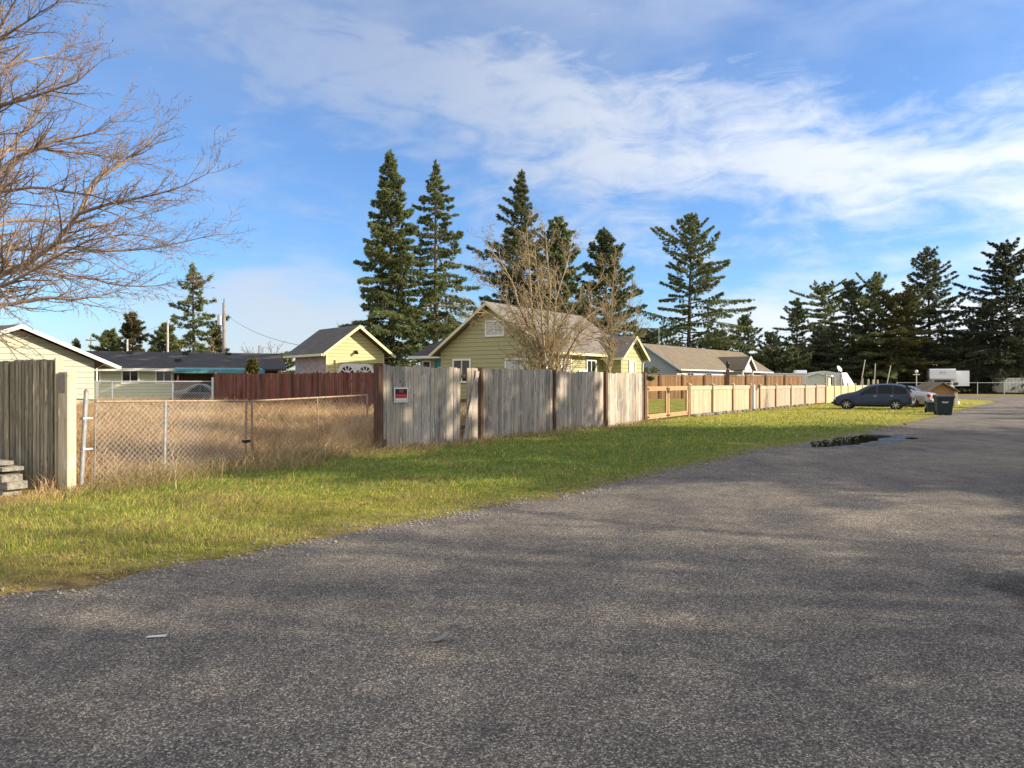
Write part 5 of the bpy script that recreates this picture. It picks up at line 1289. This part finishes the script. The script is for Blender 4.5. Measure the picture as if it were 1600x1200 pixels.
q = MB(); q.add([(.27, -.55, 1.44), (.27, .55, 1.44), (.80, .62, 1.10), (.80, -.62, 1.10)], [(3, 2, 1, 0)]); g_ = q.build('windscreen', 'glass_dark', t); g_.location.x = .02; g_.modifiers.new('th', 'SOLIDIFY').thickness = .02
for sg in (1, -1):
    q = MB(); q.box((.42, sg*.84, 1.0), (.56, sg*1.0, 1.12)); bevel(q.build('wing_mirror', 'car_blue', t), .02)
    q = MB(); q.box((-.32, sg*.846, .86), (-.14, sg*.87, .89)); q.box((-1.18, sg*.846, .87), (-1.02, sg*.87, .90)); q.build('door_handle', 'chrome', t)
    q = MB(); q.box((-.9, sg*.846, .33), (.85, sg*.868, .40)); q.build('sill_trim', 'car_blue', t)
q = MB(); q.box((-2.275, -.16, .60), (-2.262+.01, .16, .72)); q.build('number_plate', 'sign_white', t)
# silver sedan
prof2 = [(2.3, .34, .52, .58, .55, .55, .45), (2.15, .22, .60, .70, .75, .75, .55), (1.7, .19, .70, .84, .85, .82, .6), (1.0, .18, .80, .96, .87, .85, .66), (.75, .18, .84, 1.02, .87, .85, .64), (.35, .18, .88, 1.26, .87, .85, .60),
         (0, .18, .90, 1.40, .87, .85, .56), (-.5, .18, .91, 1.43, .87, .85, .56), (-.95, .18, .92, 1.36, .87, .85, .57), (-1.35, .18, .93, 1.16, .87, .85, .60), (-1.6, .18, .94, 1.06, .86, .84, .66), (-2.0, .22, .90, 1.03, .84, .82, .66), (-2.25, .30, .84, .96, .78, .76, .62), (-2.32, .40, .70, .78, .7, .7, .6)]
r2 = Vector(((1459-800)/F*43.2, 43.2, 0)); hd2 = Vector((-.72, .69, 0)).normalized(); c2 = r2+hd2*2.2
t = car('silver_sedan', 'silver grey sedan parked beyond the blue car with its tail toward the bins', tuple(c2), math.atan2(hd2.y, hd2.x), 1, prof2, 2.7, 'car_silver', [(.55, -.25, .3, 1.0), (-.32, -1.2, 1.0, .35)], .32, (.96, .96, .92))
for sg in (1, -1):
    q = MB(); q.box((-2.31, sg*.50, .70), (-2.12, sg*.80, .88)); bevel(q.build('tail_light', 'lamp_red', t), .03)
q = MB(); q.box((-2.42, -.78, .36), (-2.22, .78, .56)); bevel(q.build('rear_bumper', 'car_silver', t), .05, 3)
q = MB(); q.add([(-.98, -.5, 1.36), (-.98, .5, 1.36), (-1.48, .58, 1.10), (-1.48, -.58, 1.10)], [(0, 1, 2, 3)]); g_ = q.build('rear_window', 'glass_dark', t); g_.location.z = .025; g_.modifiers.new('th', 'SOLIDIFY').thickness = .02
# dark car in the carport
pd = at(322, 0, 43.5); t = car('dark_car', 'black car under the teal edged carport of the ranch house', (pd.x, pd.y, 0), R(10), 1, prof2, 2.7, 'car_black', [(.55, -.25, .3, 1.0), (-.32, -1.2, 1.0, .35)], .32, (.75, .75, 1.0))
q = MB(); q.box((-2.42, -.78, .36), (-2.22, .78, .56)); q.build('rear_bumper', 'black_plastic', t)

# ------------------------------------------------------------------ wheelie bins
def bin_(label, loc, rz, w_, h_, handle=True, mark=True):
    t = thing('wheelie_bin', label, 'bin', loc, rz, 'dark bins at the roadside'); d_ = w_*1.05; q = MB(); a, b_ = w_*.40, w_*.5
    q.hexa([(-a, -d_*.36, .05), (a, -d_*.36, .05), (a, d_*.34, .05), (-a, d_*.34, .05), (-b_, -d_*.5, h_*.88), (b_, -d_*.5, h_*.88), (b_, d_*.5, h_*.88), (-b_, d_*.5, h_*.88)]); bevel(q.build('body', 'bin_teal', t), .03, 3)
    q = MB(); q.box((-b_-.02, -d_*.53, h_*.84), (b_+.02, d_*.52, h_*.885)); bevel(q.build('rim', 'bin_teal', t), .01)
    q = MB(); n_ = 8; pr_ = [(-d_*.56, h_*.89), (d_*.56, h_*.89)]+[(d_*.56*math.cos(math.pi*k/n_), h_*.89+.11*h_*math.sin(math.pi*k/n_)**.6) for k in range(1, n_)]
    q.prism(pr_, -b_-.03, b_+.03, 'x'); bevel(q.build('lid', 'bin_teal', t), .012)
    for sx in (-1, 1):
        q = MB(); q.tube([(sx*(a-.02), d_*.36, .12), (sx*(a+.05), d_*.36, .12)], .12, 14); q.build('wheel', 'rubber', t)
    q = MB(); q.tube([(-b_*.7, d_*.62, h_*.86), (b_*.7, d_*.62, h_*.86)], .018, 8); q.build('handle', 'bin_teal', t)
    if mark:
        q = MB()
        for k in range(5):
            x0 = -.13+k*.05; zc = h_*.66+.012*math.sin(k*1.8); q.hexa([(x0, -d_*.47, zc-.035), (x0+.038, -d_*.47, zc-.035), (x0+.038, -d_*.40, zc-.035), (x0, -d_*.40, zc-.035), (x0, -d_*.485, zc+.03), (x0+.038, -d_*.485, zc+.03), (x0+.038, -d_*.42, zc+.03), (x0, -d_*.42, zc+.03)])
        q.build('white_mark', 'sign_white', t)
bx_, by_ = gnd(1474.5, 34.2); bin_('large dark teal wheelie bin with white mark at the road edge', (bx_, by_, gz(bx_, by_)), R(-18), .70, .95)
bx_, by_ = gnd(1455, 36.0); bin_('smaller dark bin tucked left of the large teal bin', (bx_, by_, gz(bx_, by_)), R(-15), .44, .55, mark=False)
# small roofed shed behind the bins
sx_, sy_ = gnd(1459, 47); t = thing('well_shed', 'low wooden well shed with ragged mossy gable roof behind the bins', 'shed', (sx_, sy_, 0), R(8))
mb = MB(); mb.prism([(-.85, -.05), (.85, -.05), (.85, 1.0), (0, 1.42), (-.85, 1.0)], -.6, .6, 'y'); mb.build('wall', 'stain_board', t)
rf = MB(); 
for sgn in (-1, 1):
    for k in range(7):
        y0 = -.85+k*.245; j = random.gauss(0, .03)
        q_ = [(sgn*(1.12+j), y0, .93+.01*(k % 2)), (0, y0, 1.52), (0, y0+.235, 1.52), (sgn*(1.12+j), y0+.235, .93+.01*(k % 2))]
        rf.slab(q_ if sgn > 0 else q_[::-1], .05)
rf.build('roof', 'roof_brown', t)
q = MB(); q.box((.86, -.72, 0), (1.10, -.50, .92)); q.build('corner_post', 'cream_board', t)
q = MB(); q.box((-1.5, .1, 0), (-.86, .2, 1.12)); q.build('side_panel', 'stain_board', t)
x, y = gnd(1493, 47); t = thing('white_bucket', 'small white bucket tipped on the grass right of the bins', 'bucket', (x, y, 0), R(20))
q = MB(); q.tube([(-.18, 0, .18), (.16, 0, .16), (.18, 0, .16)], [.13, .17, .175], 14); q.build('bucket', 'rv_white', t)

# ------------------------------------------------------------------ motorhome
x, y = gnd(1473, 95); t = thing('motorhome', 'white motorhome facing the road with a cab-over bunk', 'motorhome', (x, y, 0), R(-26)); 
mb = MB(); mb.prism([(0, 1.95), (.35, 1.75), (7, 1.75), (7, 3.2), (.25, 3.2), (0, 3.0)], -1.45, 1.45, 'x'); mb.build('overcab', 'rv_white', t)
mb = MB(); mb.prism([(1.4, .45), (7.2, .45), (7.2, 1.745), (1.4, 1.745)], -1.44, 1.44, 'x'); mb.build('coach_body', 'rv_white', t)
mb = MB(); mb.prism([(-.6, .45), (1.39, .45), (1.39, 1.74), (.45, 1.74), (.05, 1.15), (-.6, .95)], -1.1, 1.1, 'x'); mb.build('cab', 'rv_white', t)
q = MB(); q.add([(-1.0, .02, 1.17), (1.0, .02, 1.17), (.92, .40, 1.70), (-.92, .40, 1.70)], [(0, 1, 2, 3)]); w_ = q.build('windscreen', 'glass_dark', t); w_.location = (0, -.035, .02); w_.modifiers.new('th', 'SOLIDIFY').thickness = .02
q = MB(); q.box((-.6, -.63, .55), (.6, -.605, .85)); q.build('grille', 'black_plastic', t)
for sg in (-1, 1):
    q = MB(); q.box((sg*.68, -.63, .62), (sg*1.0, -.602, .86)); q.build('headlight', 'lamp_clear', t)
    q = MB(); q.box((sg*1.16, -.15, 1.1), (sg*1.42, -.05, 1.5)); q.build('wing_mirror', 'black_plastic', t)
    for yy in (.1, 5.2):
        q = MB(); q.tube([(sg*.8, yy, .38), (sg*1.08, yy, .38)], .38, 16); q.build('wheel', 'rubber', t)
q = MB(); q.box((-1.15, -.72, .38), (1.15, -.61, .52)); q.build('bumper', 'dark_metal', t)
q = MB(); q.box((-1.453, .02, 2.0), (1.453, .06, 2.12)); q.box((-1.46, .36, 1.9), (-1.452, 6.9, 2.1)); q.build('stripe', 'rv_stripe', t)
q = MB(); q.box((1.46, 1.5, 1.0), (3.05, 1.56, 2.95)); q.box((1.455, 1.56, 1.0), (2.95, 5, 2.9)); so_ = q.build('slide_out', 'rv_white', t)
q = MB(); q.tube([(1.62, 1.46, 1.32), (1.62, 1.495, 1.32)], .22, 12); q.build('vent', 'black_plastic', so_)
q = MB()
for k, (x0, x1) in enumerate(((-.35, -.02), (.04, .30))): q.box((x0, -.012, 2.72), (x1, -.001, 2.80))
q.box((-.45, -.012, 2.52), (.42, -.001, 2.57)); q.build('overcab_marking', 'rv_stripe', t)
# white travel trailer behind fences
x0 = at(1345, 0, 82); ang = math.atan2(-.10, 1)
t = thing('travel_trailer', 'long white travel trailer with slanted nose seen over the fences', 'trailer', (at(1200, 0, 84).x, 84.5, 0), ang)
LT = at(1318, 0, 83).x-at(1200, 0, 84).x; zt = 2.42
mb = MB(); mb.box((0, 0, .5), (LT*.62, 2.4, zt)); mb.build('trailer_body', 'trailer_white', t)
mb = MB(); mb.prism([(LT*.62+.02, .5), (LT, .5), (LT, 2.5), (LT*.8, 2.75), (LT*.62+.02, 2.5)], -.15, 2.4, 'y'); mb.build('front_cabin', 'trailer_white', t)
mb = MB(); mb.hexa([(LT+.1, -1.4, .5), (LT+1.9, -.1, .5), (LT+.9, 2.2, .5), (LT+.02, 2.2, .5), (LT+.02, -.35, 2.55), (LT+.75, .2, 2.55), (LT+.7, 2.2, 2.55), (LT+.02, 2.2, 2.55)]); mb.build('slanted_nose', 'trailer_white', t)
mb = MB(); mb.box((LT*.70, -.17, 1.25), (LT*.88, -.155, 2.25)); mb.build('window_opening', 'glass_dark', t)
mb = MB(); mb.box((-.1, -.05, zt+.004), (LT*.64, 2.5, zt+.08)); rf_ = mb.build('trailer_roof', 'rv_white', t)
mb = MB(); mb.box((LT*.42, .6, zt+.085), (LT*.57, 1.6, zt+.42)); bevel(mb.build('roof_vent', 'rv_white', rf_), .08, 3)
t2 = thing('satellite_dish', 'small white satellite dish standing on the trailer roof', 'dish', (at(1312, 0, 84.3).x, 84.6, 2.6), R(-30)); q = MB(); q.tube([(0, 0, -.1), (0, 0, .3)], .03, 6); q.build('mast', 'galvanised', t2)
q = MB(); q.tube([(0, 0, .35), (.06, -.02, .38), (.12, -.05, .42)], [.08, .3, .38], 14); q.build('dish', 'rv_white', t2)
# little garden shed
x, y = gnd(1262, 66); t = thing('garden_shed', 'little grey shed with white trimmed roof between the brown fence and trailer', 'shed', (x, y, 0), R(-28)); 
gable(t, 1.7, 2.0, 2.0, 2.28, 'trailer_white', 'roof_dark', 'rv_white', .12, .12)
# mesh fence far right with box
f0 = at(1395, 0, 92); t = thing('mesh_fence', 'long chain link fence across the grass behind the motorhome end', 'fence', (f0.x, 91, 0), R(2)); ll = 40
q = MB(); q.tube([(0, 0, 1.42), (ll, 0, 1.42)], .03, 6); q.build('top_rail', 'galvanised', t)
for k in range(13):
    q = MB(); q.tube([(k*ll/12, 0, -.1), (k*ll/12, 0, 1.5)], .04, 6); q.build('post', 'galvanised', t)
wire_rect(t, 0, ll, .05, 1.4, .34, .003, mat='dark_metal')
x, y = gnd(1590, 97); t = thing('storage_box', 'long white storage container behind the mesh fence at the right edge', 'container', (x, y, 0), R(2))
mb = MB(); mb.box((-1.7, 0, .15), (6, 2.4, 1.95)); mb.build('container_body', 'trailer_white', t); mb = MB()
for k in range(16): mb.box((-1.6+k*.46, -.03, .25), (-1.45+k*.46, -.002, 1.85))
mb.build('corrugation', 'trailer_white', t); mb = MB(); mb.box((-1.75, -.05, 1.955), (6.05, 2.45, 2.03)); mb.build('container_roof', 'rv_white', t)

# ------------------------------------------------------------------ litter on the road
x, y = gnd(245, 1755/(996-597)); t = thing('paper_scrap', 'flat white scrap of paper on the asphalt at lower left', 'litter', (x, y, .004), .2)
q = MB(); q.hexa([(-.055, -.012, .002), (.05, -.016, .002), (.055, .010, .002), (-.05, .014, .002), (-.055, -.012, .006), (.05, -.016, .009), (.055, .010, .007), (-.05, .014, .005)]); q.build('paper', 'paper', t)
x, y = gnd(689, 1755/(1002-597)); t = thing('dead_leaf', 'curled brown dead leaf lying on the middle of the road', 'leaf', (x, y, .002), .5)
q = MB(); P = [(-.06, 0, .004), (-.03, -.025, .012), (.02, -.03, .03), (.06, -.005, .05), (.025, .022, .03), (-.03, .018, .010)]
q.add(P+[(a, b_, c_+.003) for a, b_, c_ in P], [(5, 4, 3, 2, 1, 0), (6, 7, 8, 9, 10, 11)]+[(i, (i+1) % 6, (i+1) % 6+6, i+6) for i in range(6)]); q.build('leaf_blade', 'bark_grey', t)
q = MB(); q.tube([(-.06, 0, .005), (-.11, .02, .004)], .003, 5); q.build('leaf_stem', 'leaf_brown', t)

# ------------------------------------------------------------------ shade trees across the road (outside the view)
SH = [('D', 24, 11.0, 12.2, 1.3, 'broad evergreen across the road, first in the row', 1.25), ('C2', 25, 14.8, 13.2, 2.1, 'second broad evergreen in the row across the road', 1.2),
      ('D', 26, 18.4, 13.4, 4.0, 'third broad evergreen in the row across the road', 1.25), ('C2', 27.5, 21.4, 12.6, 3.0, 'last tall evergreen in the row across the road', .9),
      ('D', 31, 27.0, 4.6, 5.0, 'short evergreen farther along the road', 1.6), ('C2', 33, 30.0, 5.2, 2.0, 'second short evergreen farther along the road', 1.6), ('D', 36, 34.5, 5.6, 1.0, 'third short evergreen farther along the road', 1.5),
      ('F', 52, 41.5, 12, 1.5, 'sparse evergreen farthest along the road', .9), ('C', 22, 8.2, 5.0, 3.3, 'low evergreen between the leafless trees', 1.6)]
for key, x, y, h, rz, lab, wd in SH: shade_copy(key, x, y, h, rz, lab, wide=wd)
def bare_copy(src, x, y, s_, rz, label):
    t = thing('leafless_tree', label, 'tree', (x, y, -.03), rz, 'leafless trees across the road'); t.scale = (s_, s_, s_)
    for ch in src.children:
        c = ch.copy(); COL.objects.link(c); c.parent = t
    return t
for i_, (sr, x, y, s_, rz) in enumerate(((BM, 13.5, 3.4, 1.0, .5), (BM, 24.0, 6.4, 1.0, 2.2), (BM, 17.0, 0.2, 1.5, 3.5), (BM, 20.0, 2.6, 1.9, 4.4), (BM, 21.5, 10.4, 1.1, 5.4), (B2, 34, 22.6, 1.5, 2.0), (B2, 40, 38, 1.8, 1.0), (BM, 20, 15.5, 1.15, .9), (BM, 21.5, 19.2, 1.1, 3.9))):
    bare_copy(sr, x, y, s_, rz, ['nearest leafless tree across the road', 'leafless tree before the low evergreen', 'leafless tree right beside the viewer', 'large leafless tree behind the nearest one', 'leafless tree next to the evergreen row', 'slender leafless tree past the evergreen row', 'slender leafless tree near the far bend', 'leafless tree in front of the evergreen row', 'second leafless tree in front of the evergreen row'][i_])
